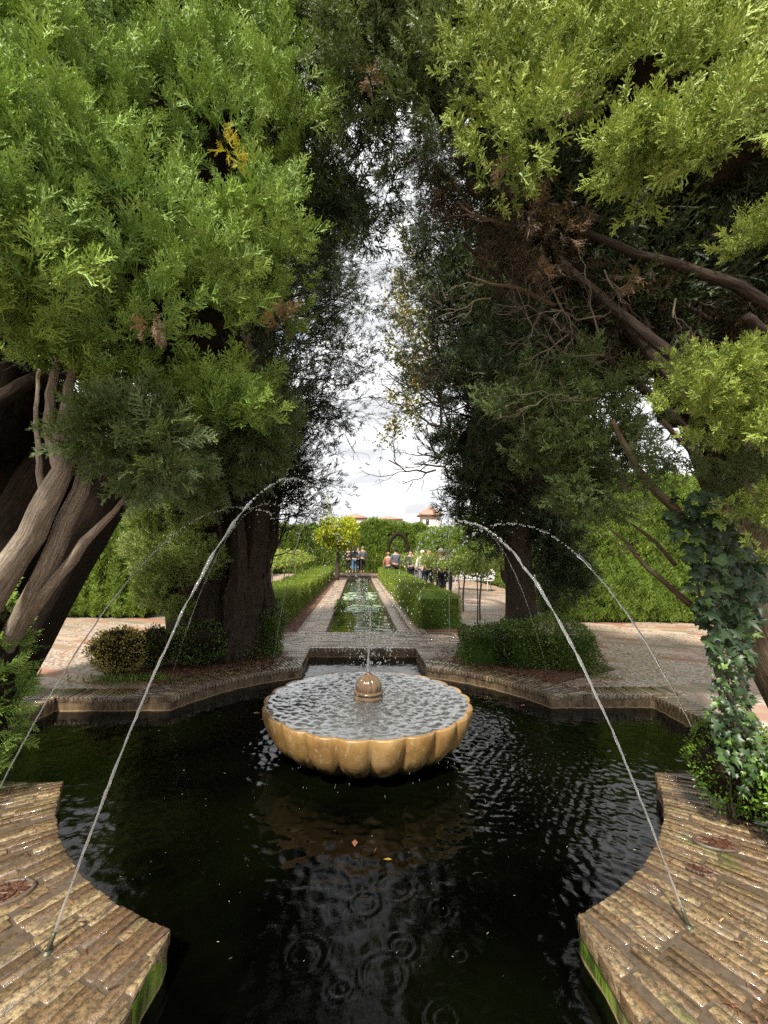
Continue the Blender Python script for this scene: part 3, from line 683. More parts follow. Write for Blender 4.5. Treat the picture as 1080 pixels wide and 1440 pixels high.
def jet(nz, land, apex, label, brk=.40, r0=.0075, scat=.05, nd_=110, zend=.25, group='water jets arching from the coping into the bowl', beads=1.0):
    nz = np.array([nz[0], nz[1], .05]); land = np.array([land[0], land[1], zend])
    root = empty('water_jet', (nz[0], nz[1], 0), label, 'water jet', group)
    h = apex-nz[2]; h2 = apex-land[2]; t1 = math.sqrt(h)/(math.sqrt(h)+math.sqrt(h2))   # share of the time spent rising
    def pos(t): return np.array([nz[0]+(land[0]-nz[0])*t, nz[1]+(land[1]-nz[1])*t, apex-h*((t-t1)/t1)**2])
    n = MB(); d0 = unit(pos(.02)-pos(0)); n.tube([nz-d0*.07, nz-d0*.0, nz+d0*.012], [.009, .008, .006], 10); n.lathe([(.018, -.002), (.018, .005), (.012, .009), (.008, .012)], c=(nz[0]-d0[0]*.05, nz[1]-d0[1]*.05), n=14)
    n.build('nozzle', M['bronze'], root, True)
    k = 90; T_ = np.linspace(0, brk, k); P = np.array([pos(t) for t in T_])
    u = T_/brk; ph = random.random()*6
    wob = .0035*u[:, None]*np.c_[np.sin(u*38+ph), np.cos(u*31+ph*2), np.sin(u*27)]
    sm = MB(); ir = np.convolve(rng.normal(size=k+6), np.ones(3)/3, 'same')[3:-3]; ir2 = np.convolve(rng.normal(size=k+20), np.ones(9)/5, 'same')[10:-10]; sm.tube(P+wob+rng.normal(size=(k, 3))*.0007, r0*(.7+.4*u)*np.clip(1+.45*ir*(.3+u)+.3*ir2*(.3+u), .35, 2), 8); sm.build('stream', M['jet'], root, True)
    Pd, Dd, Sd, El = [], [], [], []
    t = brk; 
    while t < 1:                           # a string of beads, ever more scattered
        v = unit(pos(t+.01)-pos(t)); s = r0*random.uniform(.75, 1.45)*beads*1.15; j = scat*max(0, t-brk)**1.2
        Pd.append(pos(t)+rng.normal(size=3)*j); Dd.append(v+rng.normal(size=3)*.25); Sd.append(s*(1 if t < .6 else .85)); El.append(random.uniform(1.0, 2.2)); t += random.uniform(.005, .012)
    for _ in range(nd_):
        t = brk+(1.05-brk)*random.random()**.7; j = scat*(1.0+2.2*(t-brk)); q = pos(min(t, .98))+rng.normal(size=3)*j*np.array([1, 1, 1.1])
        if q[2] < .26: continue
        Pd.append(q); Dd.append(unit(pos(min(t+.01, 1))-pos(t))+rng.normal(size=3)*.3); Sd.append(random.uniform(.0018, .0042)); El.append(random.uniform(1, 1.8))
    drops(Pd, Dd, Sd, El, 'droplets', root); return root
jet((-1.23, -2.06), (.12, .2), 2.0, 'thick water jet rising from the near left coping and curving towards the bowl', .34, .0068, .05, 130)
jet((-2.2, -1.10), (.1, .1), 1.84, 'water jet entering at the left edge above the near left coping', .32, .0058, .05, 100)
jet((-2.19, 1.27), (.05, 0), 2.0, 'thin water jet rising from the back left coping before the fluted trunk', .30, .0058, .06, 110)
jet((-1.24, 2.3), (0, .1), 2.0, 'thin water jet beside the low hedge left of the canal mouth', .40, .0065, .05, 70)
jet((1.16, 2.10), (1.08, 2.0), 2.22, 'nearly vertical water jet in front of the low hedge right of the canal mouth', .40, .0065, .03, 60, .05)
jet((2.29, 1.58), (.0, .1), 1.84, 'thin water jet rising from the coping before the clipped hedge right', .30, .0058, .06, 110)
jet((2.26, -1.06), (.0, .0), 1.75, 'water jet rising beside the ivy trunk on the right coping', .32, .006, .05, 110)
jet((1.25, -2.05), (-.05, .15), 1.73, 'thick water jet rising from the near right coping beside the drain', .34, .0068, .05, 130)
# centre jet
cj = empty('water_jet', (0, 0, .49), 'slim vertical jet rising from the domed finial in the middle of the bowl', 'water jet')
sm = MB(); z = np.linspace(.45, 1.02, 40); sm.tube(np.c_[.006*np.sin(z*9), .004*np.cos(z*11), z], .011*(1+.25*np.sin(z*60)), 8); sm.build('stream', M['jet'], cj, True)
Pd = []; Sd = []; El = []; Dd = []
for _ in range(280):
    a = random.random()*6.28; u = random.random(); q = abs(rng.normal())*.16+.02; zz = 1.05-q*random.uniform(.2, 3.2)+rng.normal()*.12
    if zz < .28: zz = .28+random.random()*.3
    Pd.append([q*math.cos(a), q*math.sin(a)*1.0, zz]); Dd.append([rng.normal()*.15, 0, 1]); Sd.append(random.uniform(.0022, .006)); El.append(random.uniform(1.2, 3.2))
for _ in range(110):
    a = random.random()*6.28; q = .35*random.random(); Pd.append([q*math.cos(a), q*math.sin(a), .27+.12*random.random()**2]); Dd.append(rng.normal(size=3)); Sd.append(random.uniform(.002, .005)); El.append(1.2)
drops(Pd, Dd, Sd, El, 'droplets', cj)
# drops landing from the brim and splashes on the pool
Pd = []; Sd = []; El = []; Dd = []
for _ in range(70):
    a = rng.uniform(0, 6.28); q = .86+.05*random.random(); Pd.append([q*math.cos(a), q*math.sin(a), random.uniform(-.12, .05)]); Dd.append([0, 0, 1]); Sd.append(random.uniform(.0015, .003)); El.append(random.uniform(1.5, 4))
o = drops(Pd, Dd, Sd, El, 'brim_drips', bowl)

# ================================================================== LOW HEDGES AND SHRUBS
def dens_face(P0, U, Vv, n, nrm):
    s = rng.random((n, 2)); return P0+s[:, :1]*U+s[:, 1:]*Vv, np.tile(nrm, (n, 1))
def lump(P, f=3.1, s=0):
    return np.sin(P[:, 0]*f+s)*np.cos(P[:, 1]*f*.9+s*2)+.6*np.sin(P[:, 2]*f*1.7+P[:, 0]*f*2.1+s)+.5*np.sin(P[:, 1]*f*2.7+P[:, 2]*f*1.3)
def box_leaves(parent, x0, y0, x1, y1, z0, z1, mat, size, dens, lean=0, tm=LO, faces='xXyYZ', core=M['hedge_core'], amp=.03, dirup=.3, jag=.02, rz=0, cshrink=.05, streak=False, name='leaves', stems=None):
    c = np.array([(x0+x1)/2, (y0+y1)/2, 0]); cz, sz = math.cos(rz), math.sin(rz)
    def rot(P): P = P-c; return np.c_[P[:, 0]*cz-P[:, 1]*sz, P[:, 0]*sz+P[:, 1]*cz, P[:, 2]]+c
    dx, dy, dz = x1-x0, y1-y0, z1-z0; PP = []; NN = []
    fs = {'x': ((x0, y0, z0), (0, dy, 0), (0, 0, dz), (-1, 0, 0), dy*dz), 'X': ((x1, y0, z0), (0, dy, 0), (0, 0, dz), (1, 0, 0), dy*dz),
          'y': ((x0, y0, z0), (dx, 0, 0), (0, 0, dz), (0, -1, 0), dx*dz), 'Y': ((x0, y1, z0), (dx, 0, 0), (0, 0, dz), (0, 1, 0), dx*dz),
          'Z': ((x0, y0, z1), (dx, 0, 0), (0, dy, 0), (0, 0, 1), dx*dy)}
    for k in faces:
        p, u, v, n_, ar = fs[k]; q, nn = dens_face(np.array(p, float), np.array(u, float), np.array(v, float), int(ar*dens), np.array(n_, float)); PP.append(q); NN.append(nn)
    P = np.concatenate(PP); Nn = np.concatenate(NN)
    P = P+Nn*(amp*lump(P)[:, None]*.6+rng.normal(size=(len(P), 1))*jag)
    rnd = np.clip(.45+.20*rng.normal(size=len(P))+.20*lump(P, 2.3, 1)+.1*lump(P, 6, 2), 0, 1)
    if streak:
        h = P[:, 0]+P[:, 1]; rnd = np.clip(.42+.34*np.sin(h*19+2*np.sin(h*5)+.5*P[:, 2])*np.sin(h*7.3)+.15*rng.normal(size=len(P))+.14*np.sin(P[:, 2]*1.6+h*2), 0, 1); P = P+Nn*(.07*np.sin(h*19+2*np.sin(h*5)+.5*P[:, 2]))[:, None]
    P = rot(P); Nn = rot(Nn+c) - c
    D = Nn+np.array([0, 0, dirup])+rng.normal(size=P.shape)*(.7 if not streak else .25)
    foliage(name, tm, P, D, size*(.7+.6*rng.random(len(P))), rnd, mat, parent)
    # solid heart
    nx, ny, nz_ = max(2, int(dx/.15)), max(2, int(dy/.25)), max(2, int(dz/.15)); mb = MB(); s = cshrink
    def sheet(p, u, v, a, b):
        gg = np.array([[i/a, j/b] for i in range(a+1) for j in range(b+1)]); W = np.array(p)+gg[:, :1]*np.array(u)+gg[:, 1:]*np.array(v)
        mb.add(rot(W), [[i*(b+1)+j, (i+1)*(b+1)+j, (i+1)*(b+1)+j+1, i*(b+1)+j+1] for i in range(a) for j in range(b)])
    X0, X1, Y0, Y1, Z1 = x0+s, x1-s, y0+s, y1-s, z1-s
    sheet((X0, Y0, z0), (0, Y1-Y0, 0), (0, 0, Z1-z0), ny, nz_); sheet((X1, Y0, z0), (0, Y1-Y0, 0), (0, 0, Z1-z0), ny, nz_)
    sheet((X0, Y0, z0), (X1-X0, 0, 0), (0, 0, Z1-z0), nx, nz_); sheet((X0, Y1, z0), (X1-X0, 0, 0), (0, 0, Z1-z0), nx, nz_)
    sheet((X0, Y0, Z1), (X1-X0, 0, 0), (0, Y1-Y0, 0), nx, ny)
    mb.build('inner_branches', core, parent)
# clipped hedges along the canal: three stretches of leaf size each so that the detail follows the distance
def canal_hedge(x0, x1, ys, label):
    root = empty('clipped_hedge', ((x0+x1)/2, ys, 0), label, 'hedge', 'low clipped hedges along the canal')
    cuts = [(ys, 7.5, .022, 3600, 'xXyZ'), (7.5, 12, .032, 1700, 'xXZ'), (12, 22.3, .05, 700, 'xXYZ')]
    for a, b, s, d, fc in cuts: box_leaves(root, x0, a, x1, b, 0, .64, M['box_low'], s, d, faces=fc, amp=.035)
    return root
canal_hedge(1.16, 2.0, 4.9, 'long low bright hedge with a square end right of the canal')
canal_hedge(-2.42, -1.56, 4.75, 'long low bright hedge left of the canal behind the fluted trunk')
r_ = empty('clipped_hedge', (2.1, 2.3, 0), 'dark clipped box hedge around the foot of the right back cypress', 'hedge')
BH = dict(amp=.15, jag=.025, dirup=.05, cshrink=.09)
box_leaves(r_, 1.36, 2.02, 2.02, 2.72, 0, .45, M['box_dark'], .032, 4200, rz=R(-10), **BH)
box_leaves(r_, 1.92, 1.86, 2.62, 2.5, 0, .51, M['box_dark'], .032, 4200, rz=R(-20), **BH)
box_leaves(r_, 2.52, 1.72, 3.10, 2.35, 0, .47, M['box_dark'], .032, 4200, rz=R(-14), **BH)
r_ = empty('clipped_hedge', (-1.7, 2.6, 0), 'dark block of clipped hedge right of the fluted trunk', 'hedge')
box_leaves(r_, -1.9, 2.5, -1.26, 3.2, 0, .60, M['box_dark'], .032, 4200, rz=R(10), **BH)
def shrub(x, y, rx, ry, h, mat, label, n, size, tm=LO, stems=True, seed=1, mat2=None, up=.4):
    root = empty('shrub', (x, y, 0), label, 'shrub')
    V, F = blob((x, y, h*.52), (rx*.82, ry*.82, h*.42), seed, 3); mk('inner_branches', V, F, M['core'], root)
    u = unit(rng.normal(size=(n, 3))); P = np.array([x, y, h*.52])+u*np.array([rx, ry, h*.48])*(1+.12*lump(u, 4, seed)[:, None]*.6+.06*rng.normal(size=(n, 1)))*(.86+.14*rng.random((n, 1)))
    foliage('leaves', tm, P, u+np.array([0, 0, up])+rng.normal(size=(n, 3))*.6, size*(.7+.6*rng.random(n)), np.clip(.5+.2*rng.normal(size=n)+.18*lump(P, 7), 0, 1), mat, root)
    if stems:
        mb = MB()
        for i in range(14):
            a = random.random()*6.28; q = random.random(); mb.tube(branch_path((x+rx*.5*q*math.cos(a), y+ry*.5*q*math.sin(a), 0), (x+rx*.9*q*math.cos(a), y+ry*.9*q*math.sin(a), h*.7), 6, 0, .08), np.linspace(.008, .004, 6), 5)
        mb.build('stem', M['twig'], root)
    return root
shrub(-3.0, 1.72, .33, .3, .54, M['olive'], 'rounded shrub with yellowing leaves at the edge of the left bed', 3800, .028, seed=2)
shrub(-2.66, 1.95, .24, .25, .52, M['box_dark'], 'small dark green shrub touching the yellowing one', 2200, .028, seed=3)
shrub(-2.18, 2.08, .38, .3, .56, M['box_dark'], 'dark shrub at the foot of the fluted trunk', 3600, .03, seed=4)
shrub(-2.42, -.98+.0, .15, .25, 1.2, M['cyp_near_l'], 'feathery green cypress bush at the left edge of the picture', 520, .11, FN, True, 5)
shrub(2.42, -1.78, .42, .42, .58, M['box_bright'], 'bright green box shrub at the foot of the ivy trunk', 9000, .022, seed=6)
shrub(2.15, -1.35, .26, .26, .55, M['box_bright'], 'smaller bright box shrub beside the right coping under the ivy', 4000, .02, seed=8)
shrub(1.95, -2.55, .36, .4, .3, M['box_low'], 'low yellow green seedlings at the lower right corner', 700, .03, seed=7)

# tall hedges
def tall(name, x0, y0, x1, y1, h, label, size=.10, dens=900, tm=FF, faces='xXyYZ', rz=0, zt=None, mat=None, group='tall clipped cypress hedges'):
    root = empty('cypress_hedge', ((x0+x1)/2, (y0+y1)/2, 0), label, 'hedge', group)
    box_leaves(root, x0, y0, x1, y1, .0, h, mat or M['hedge'], size, dens, tm=tm, faces=faces, amp=.12, jag=.06, dirup=5.5, rz=rz, cshrink=.10, streak=True); return root
tall('h', -8.6, 6.2, -4.75, 7.4, 3.8, 'tall bright cypress hedge beyond the left pavement', .19, 1300, FM, 'xXyZ')
tall('h', 4.7, 5.9, 9.2, 7.3, 3.2, 'tall bright cypress hedge beyond the right pavement behind the ivy trunk', .19, 1100, FM, 'xXyZ')
tall('h', 6.6, 8.6, 7.9, 26, 3.7, 'long tall hedge running back behind the benches on the right', .16, 420, FF, 'xyZ')
tall('h', 4.05, 19.5, 5.0, 26.2, 2.65, 'pale tall hedge right of the arch', .17, 480, FF, 'xyZ')
tall('h', -7.6, 10, -6.4, 26, 3.3, 'long tall hedge running back on the left beyond the rose standards', .17, 420, FF, 'XyZ')
# the hedge with the arch
ra = empty('cypress_hedge', (2.7, 27, 0), 'tall dark hedge with a pointed arch closing the garden', 'hedge', 'tall clipped cypress hedges')
AX, AW, AH = 2.72, .8, 2.9
for (x0, x1, z0, z1, h) in ((-7, -1.2, 0, 3.2, 0), (-1.2, 0.6, 0, 3.4, 0), (.6, AX-AW, 0, 3.7, 0), (AX+AW, 4.6, 0, 3.45, 0), (4.6, 8, 0, 3.2, 0)):
    box_leaves(ra, x0, 26.7, x1, 28, z0, z1, M['hedge'], .18, 420, tm=FF, faces='xXyZ', amp=.13, jag=.06, dirup=2.2, streak=True, cshrink=.1)
box_leaves(ra, AX-AW, 26.7, AX+AW, 28, AH-.05, 3.5, M['hedge'], .18, 420, tm=FF, faces='yZ', amp=.12, jag=.06, dirup=2.2, streak=True)
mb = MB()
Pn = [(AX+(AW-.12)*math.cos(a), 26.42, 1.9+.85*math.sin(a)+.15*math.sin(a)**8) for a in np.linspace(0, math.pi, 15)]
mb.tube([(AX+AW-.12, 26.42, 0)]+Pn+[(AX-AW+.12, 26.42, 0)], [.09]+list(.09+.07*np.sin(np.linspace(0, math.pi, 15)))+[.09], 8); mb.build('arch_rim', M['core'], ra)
tall('h', 0.6, 33, 7, 34, 3.2, 'pale hedge seen through the arch', .2, 260, FF, 'yZ')

# ================================================================== TREES
def crown_core(parts, root, mat=None, name='added_dark_core'):  # added solid masses in and behind crowns to stop light and darken gaps
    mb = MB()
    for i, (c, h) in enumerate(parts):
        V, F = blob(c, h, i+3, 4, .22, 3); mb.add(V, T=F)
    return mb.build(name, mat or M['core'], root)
# ---- back right cypress
def back_tree(x, y, label, trunk, crowns, sprays, core, extra):
    root = empty('cypress_tree', (x, y, 0), label, 'tree', 'cypresses standing round the fountain'); return root
tr = back_tree(2.42, 2.75, 'dark cypress with one straight brown trunk rising from the right clipped hedge', 0, 0, 0, 0, 0)
mb = MB(); mb.tube([(2.42, 2.75, -.05), (2.42, 2.75, .25), (2.40, 2.76, .9), (2.37, 2.78, 1.7), (2.34, 2.8, 2.6), (2.36, 2.8, 4), (2.35, 2.8, 7)], [.29, .25, .22, .2, .17, .12, .04], 22, bump=.10)
ends = []
for i in range(26):
    z = random.uniform(1.25, 4.6); a = random.random()*6.28; twigs(mb, np.array([2.38, 2.78, z]), np.array([math.cos(a), math.sin(a), .5]), random.uniform(.6, 1.0), .028, 2, ends, 3)
mb.build('trunk', M['bark_d'], tr, True)
def crown_sprays(C, rad, n, bias, tm, size, mat, root, name='crown', shell=.5, rbase=.45, rvar=.2):
    P, D = clump_points(C, rad, n, bias, shell); k = len(P)
    cr_ = np.repeat(rng.normal(size=len(C))*.14, n)
    foliage(name, tm, P, D, size*(.65+.7*rng.random(k)), np.clip(rbase+rvar*rng.normal(size=k)*.7+cr_, 0, 1), mat, root)
def ellip_clumps(parts, per):
    out = []; 
    for (c, h), n in zip(parts, per):
        u = unit(rng.normal(size=(n, 3))); q = rng.random((n, 1))**.35; out.append(np.array(c)+u*np.array(h)*q)
    return np.concatenate(out)
parts = [((2.35, 2.85, 3.1), (1.15, 1.0, 1.35)), ((2.3, 2.8, 5.4), (1.25, 1.1, 2.1)), ((2.35, 2.8, 8), (.9, .9, 1.9)), ((3.05, 2.9, 1.5), (.55, .6, .8)), ((1.75, 2.9, 2.3), (.5, .5, .7))]
C = ellip_clumps(parts, [85, 110, 40, 24, 16]); crown_sprays(C, .20+.14*rng.random(len(C)), 60, (0, 0, .5), FM, .17, M['cyp_mid'], tr)
crown_core([((2.4, 2.95, 3.3), (.75, .6, 1.0)), ((2.35, 2.9, 5.4), (.8, .7, 1.7))], tr)
# ---- back left cypress: a fluted cluster of stems
tl = back_tree(-2.1, 2.75, 'old cypress with a broad fluted trunk and twiggy see-through side in the left bed', 0, 0, 0, 0, 0)
mb = MB()
for (bx, by, tx, ty, r0, zt) in ((-2.3, 2.55, -2.75, 2.3, .26, 2.6), (-2.05, 2.45, -2.15, 2.35, .30, 3.0), (-1.8, 2.55, -1.6, 2.5, .26, 3.0), (-1.95, 2.85, -1.9, 2.9, .33, 4), (-2.45, 2.8, -3.0, 2.7, .22, 2.4), (-1.62, 2.8, -1.35, 2.8, .2, 2.8), (-2.2, 2.38, -2.45, 2.05, .16, 2.4), (-1.85, 2.36, -1.78, 2.2, .14, 2.6)):
    P = branch_path((bx, by, -.05), (tx, ty, zt), 12, 0, .06); mb.tube(P, np.linspace(r0, r0*.5, 12)*(1+.25*np.exp(-np.linspace(0, 8, 12))), 30, bump=.24)
ends = []
for i in range(46):
    a = rng.uniform(0, 6.28); z = rng.uniform(1.0, 3.0); twigs(mb, np.array([-2.1+.55*math.cos(a), 2.6+.4*math.sin(a), z]), np.array([math.cos(a)*.5, math.sin(a)*.5, 1.0]), rng.uniform(.5, 1.1), .018, 2, ends, 3, 6)
mb.build('trunk', M['bark_d'], tl, True)
parts = [((-2.2, 2.8, 3.6), (1.15, .95, 1.5)), ((-2.2, 2.8, 6), (1.2, 1.0, 2.2)), ((-2.1, 2.6, 8.6), (1.2, 1.0, 1.8)), ((-2.6, 2.5, 2.3), (.7, .7, .5))]
C = ellip_clumps(parts, [85, 90, 40, 26]); crown_sprays(C, .20+.14*rng.random(len(C)), 60, (0, 0, .6), FM, .17, M['cyp_mid'], tl)
crown_core([((-2.25, 2.9, 3.9), (.85, .6, 1.2)), ((-2.3, 2.9, 6), (.85, .7, 1.7))], tl)
# left flank hanging to the ground, paler: sunlight put into the leaf colour
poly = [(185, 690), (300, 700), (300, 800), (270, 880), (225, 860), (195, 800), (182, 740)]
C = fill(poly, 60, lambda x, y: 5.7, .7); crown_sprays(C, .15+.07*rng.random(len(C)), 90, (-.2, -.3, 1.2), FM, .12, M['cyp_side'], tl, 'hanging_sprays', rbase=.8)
C = fill([(240, 600), (400, 600), (400, 760), (370, 720), (330, 700), (290, 740), (250, 720)], 26, lambda x, y: 5.9, .6); crown_sprays(C, .18+.08*rng.random(len(C)), 60, (0, -.2, .2), FM, .15, M['cyp_mid'], tl, 'hanging_sprays')
# see-through twigs and small sprays on the right side
mb = MB(); ends = []
for i in range(92):
    z = rng.uniform(1.9, 7.2); a = rng.uniform(-.7, .6)
    twigs(mb, np.array([-1.5, 2.7, z]), np.array([1.0, math.sin(a), rng.uniform(-.15, .6)]), rng.uniform(.6, 1.12)*(1 if z > 3.3 else .62), .013, 3, ends, 3, 6, .5, .05)
mb.build('branch', M['bark_d'], tl, True)
E = [(p, d) for p, d, k in ends if k <= 1 and random.random() < .8]
P = np.array([p for p, d in E]); D = np.array([d for p, d in E])+np.array([0, 0, .4]); 
foliage('twig_foliage', FM, np.repeat(P, 2, 0)+rng.normal(size=(len(P)*2, 3))*.05, np.repeat(D, 2, 0)+rng.normal(size=(len(P)*2, 3))*.4, .11*(.6+.7*rng.random(len(P)*2)), np.clip(.4+.2*rng.normal(size=len(P)*2), 0, 1), M['cyp_mid'], tl)
# ---- twiggy crown closing the gap high up between the two back trees (belongs to the right one)
mb = MB(); ends = []
for i in range(70):
    z = rng.uniform(3.6, 8.8); twigs(mb, np.array([1.9, 2.8, z]), np.array([-1.0, rng.normal()*.3, rng.uniform(-.2, .4)]), rng.uniform(.55, 1.1), .013, 3, ends, 3, 6, .5, .02)
mb.build('branch', M['bark_d'], tr, True)
E = [(p, d) for p, d, k in ends if k <= 1 and random.random() < .7]; P = np.array([p for p, d in E]); D = np.array([d for p, d in E])
foliage('twig_foliage', FM, np.repeat(P, 2, 0)+rng.normal(size=(len(P)*2, 3))*.05, np.repeat(D, 2, 0)+rng.normal(size=(len(P)*2, 3))*.4, .12*(.6+.7*rng.random(len(P)*2)), np.clip(.4+.2*rng.normal(size=len(P)*2), 0, 1), M['cyp_mid'], tr)

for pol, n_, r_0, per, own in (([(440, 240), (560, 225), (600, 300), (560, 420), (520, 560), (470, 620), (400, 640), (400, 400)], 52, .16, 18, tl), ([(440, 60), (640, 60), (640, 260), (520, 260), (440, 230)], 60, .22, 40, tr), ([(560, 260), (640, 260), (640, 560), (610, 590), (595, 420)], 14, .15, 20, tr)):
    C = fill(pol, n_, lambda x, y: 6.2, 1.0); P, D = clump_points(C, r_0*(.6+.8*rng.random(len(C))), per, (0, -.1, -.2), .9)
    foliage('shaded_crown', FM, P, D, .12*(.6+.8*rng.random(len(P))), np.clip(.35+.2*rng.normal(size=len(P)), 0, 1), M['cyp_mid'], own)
# ---- near left cypress
nl = empty('cypress_tree', (-3.0, -1.2, 0), 'big bright feathery cypress with leaning grey stems filling the upper left', 'tree', 'cypresses standing round the fountain')
def stem_tube(pts, rads, mb, n=14, bump=.08, k=14):
    pts = [np.array(p) for p in pts]; P = []
    for i in range(len(pts)-1):
        for j in range(k//(len(pts)-1)): P.append(pts[i]+(pts[i+1]-pts[i])*j/(k//(len(pts)-1)))
    P.append(pts[-1]); P = np.array(P); n_ = len(P); s = np.linspace(0, 1, n_)
    for _ in range(2): P[1:-1] = (P[:-2]+P[1:-1]*2+P[2:])/4
    P[1:-1] += rng.normal(size=(n_-2, 3))*.006*min(1, np.linalg.norm(P[-1]-P[0])/1.5)
    mb.tube(P, np.interp(s, np.linspace(0, 1, len(rads)), rads), n, bump=bump)
mb = MB()
stem_tube([(-2.95, -1.15, -.05), at(-60, 920, 2.5), at(-5, 825, 2.45), at(45, 745, 2.42), at(82, 685, 2.4), at(96, 640, 2.42)], [.10, .085, .072, .066, .06, .04], mb)
stem_tube([at(92, 665, 2.42), at(66, 600, 2.5), at(74, 540, 2.55), at(85, 490, 2.6)], [.05, .026, .024, .018], mb); stem_tube([at(92, 665, 2.42), at(84, 610, 2.48), at(96, 560, 2.5), at(104, 500, 2.6)], [.05, .028, .026, .02], mb)
stem_tube([(-2.9, -.95, -.05), at(-20, 960, 2.9), at(52, 835, 2.62), at(84, 760, 2.55), at(108, 700, 2.5), at(140, 600, 2.6), at(165, 500, 2.8)], [.08, .065, .056, .052, .045, .03, .02], mb)
stem_tube([(-2.9, -.9, -.05), at(0, 920, 2.9), at(60, 838, 2.58), at(120, 762, 2.5), at(178, 696, 2.45)], [.055, .045, .034, .028, .009], mb, bump=.05)
stem_tube([at(120, 762, 2.5), at(140, 738, 2.48), at(154, 728, 2.48)], [.02, .014, .006], mb, bump=.03)
stem_tube([(-3.0, -1.0, -.05), at(-50, 900, 2.65), at(-5, 850, 2.6), at(40, 775, 2.6)], [.07, .055, .045, .03], mb)
stem_tube([at(60, 690, 2.5), at(50, 600, 2.6), at(55, 520, 2.7)], [.02, .014, .011], mb, bump=.03)
mb.build('trunk', M['bark_l'], nl, True)
# leaning trunk, deep shade put into its bark colour, whose edge runs from the crown down to the pavement
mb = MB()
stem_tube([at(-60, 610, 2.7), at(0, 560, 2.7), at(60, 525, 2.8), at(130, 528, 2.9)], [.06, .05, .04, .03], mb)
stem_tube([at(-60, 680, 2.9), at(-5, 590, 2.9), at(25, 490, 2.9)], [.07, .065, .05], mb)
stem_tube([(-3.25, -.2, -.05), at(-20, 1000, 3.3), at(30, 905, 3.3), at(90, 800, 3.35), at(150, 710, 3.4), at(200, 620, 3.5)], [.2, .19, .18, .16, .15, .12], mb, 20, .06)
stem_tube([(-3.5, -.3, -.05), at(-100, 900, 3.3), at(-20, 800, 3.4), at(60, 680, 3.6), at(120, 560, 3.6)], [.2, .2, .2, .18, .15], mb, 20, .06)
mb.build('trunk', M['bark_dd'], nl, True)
polyL = [(-160, -260), (420, -260), (440, 60), (455, 190), (440, 300), (415, 420), (405, 520), (385, 600), (330, 632), (250, 655), (170, 622), (120, 560), (70, 520), (0, 500), (-160, 490)]
dL = lambda x, y: 1.72+.0024*max(0, x)+.0022*max(0, y-400)+.0016*max(0, 330-y)
C = fill(polyL, 128, dL, .5)
P, D = umbrella(C, .15+.12*rng.random(len(C)), 15, (.10, -.30, .62))
keep = P[:, 1] > -3.6; P, D = P[keep], D[keep]; k = len(P)
rnd = np.clip(.55+.12*rng.normal(size=k)+.12*lump(P, 2.5)+np.repeat(rng.normal(size=len(C))*.12, 15)[keep], 0, 1)
foliage('crown', PN, P, D, .245*(.6+.8*rng.random(k)), rnd, M['cyp_near_l'], nl)
C2 = fill(polyL, 130, lambda x, y: dL(x, y)+.7, .6); P, D = clump_points(C2, .2+.1*rng.random(len(C2)), 40, (0, 0, .8), .7)
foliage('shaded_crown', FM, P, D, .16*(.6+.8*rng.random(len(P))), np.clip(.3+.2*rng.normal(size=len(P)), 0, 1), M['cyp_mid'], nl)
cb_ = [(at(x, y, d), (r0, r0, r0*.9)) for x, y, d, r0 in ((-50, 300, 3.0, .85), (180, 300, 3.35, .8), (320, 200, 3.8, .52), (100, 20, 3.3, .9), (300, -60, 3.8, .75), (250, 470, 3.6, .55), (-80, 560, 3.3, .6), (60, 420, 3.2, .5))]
cb_ += [(at(-60, 640, 4.0), (.7, .5, .9)), (at(60, 650, 4.2), (.5, .4, .75)), (at(-100, 800, 3.9), (.5, .4, .8)), (at(5, 770, 3.9), (.33, .3, .55))]  # dark masses added behind the stems for the unlit crown interior
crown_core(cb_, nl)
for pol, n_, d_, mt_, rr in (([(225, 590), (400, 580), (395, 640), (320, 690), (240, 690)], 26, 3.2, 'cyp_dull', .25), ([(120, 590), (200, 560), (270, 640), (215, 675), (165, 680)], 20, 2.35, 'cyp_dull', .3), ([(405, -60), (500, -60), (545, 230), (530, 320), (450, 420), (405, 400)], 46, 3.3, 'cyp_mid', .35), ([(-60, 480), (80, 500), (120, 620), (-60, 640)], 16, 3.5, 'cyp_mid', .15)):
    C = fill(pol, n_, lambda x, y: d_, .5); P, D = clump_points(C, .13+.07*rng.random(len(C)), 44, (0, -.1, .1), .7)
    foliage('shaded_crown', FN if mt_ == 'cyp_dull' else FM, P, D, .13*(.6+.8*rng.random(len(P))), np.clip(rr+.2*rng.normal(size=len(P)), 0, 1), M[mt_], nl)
# sprays with yellowed and brown tips
def tuft(px, py, d, mat, name, n=26, size=.09, rad=.05, bias=(0, -.3, .5), root=nl, tm=FN):
    P, D = clump_points(np.array([at(px, py, d)]), np.array([rad]), n, bias, .9)
    foliage(name, tm, P, D, size*(.6+.7*rng.random(n)), .5+.5*rng.random(n), mat, root)
M['yel'] = leaf_mat('yellow_spray', [(0, (.35, .33, .03)), (1, (.60, .48, .04))], None, .3)
tuft(322, 205, 1.95, M['yel'], 'yellow_spray', 12, .06, .04); tuft(335, 225, 1.95, M['yel'], 'yellow_spray', 12, .05, .03)
tuft(210, 462, 2.0, M['dead'], 'dead_spray', 14, .07, .03, (0, 0, -.7)); tuft(395, 450, 2.6, M['dead'], 'dead_spray', 20, .10, .05)

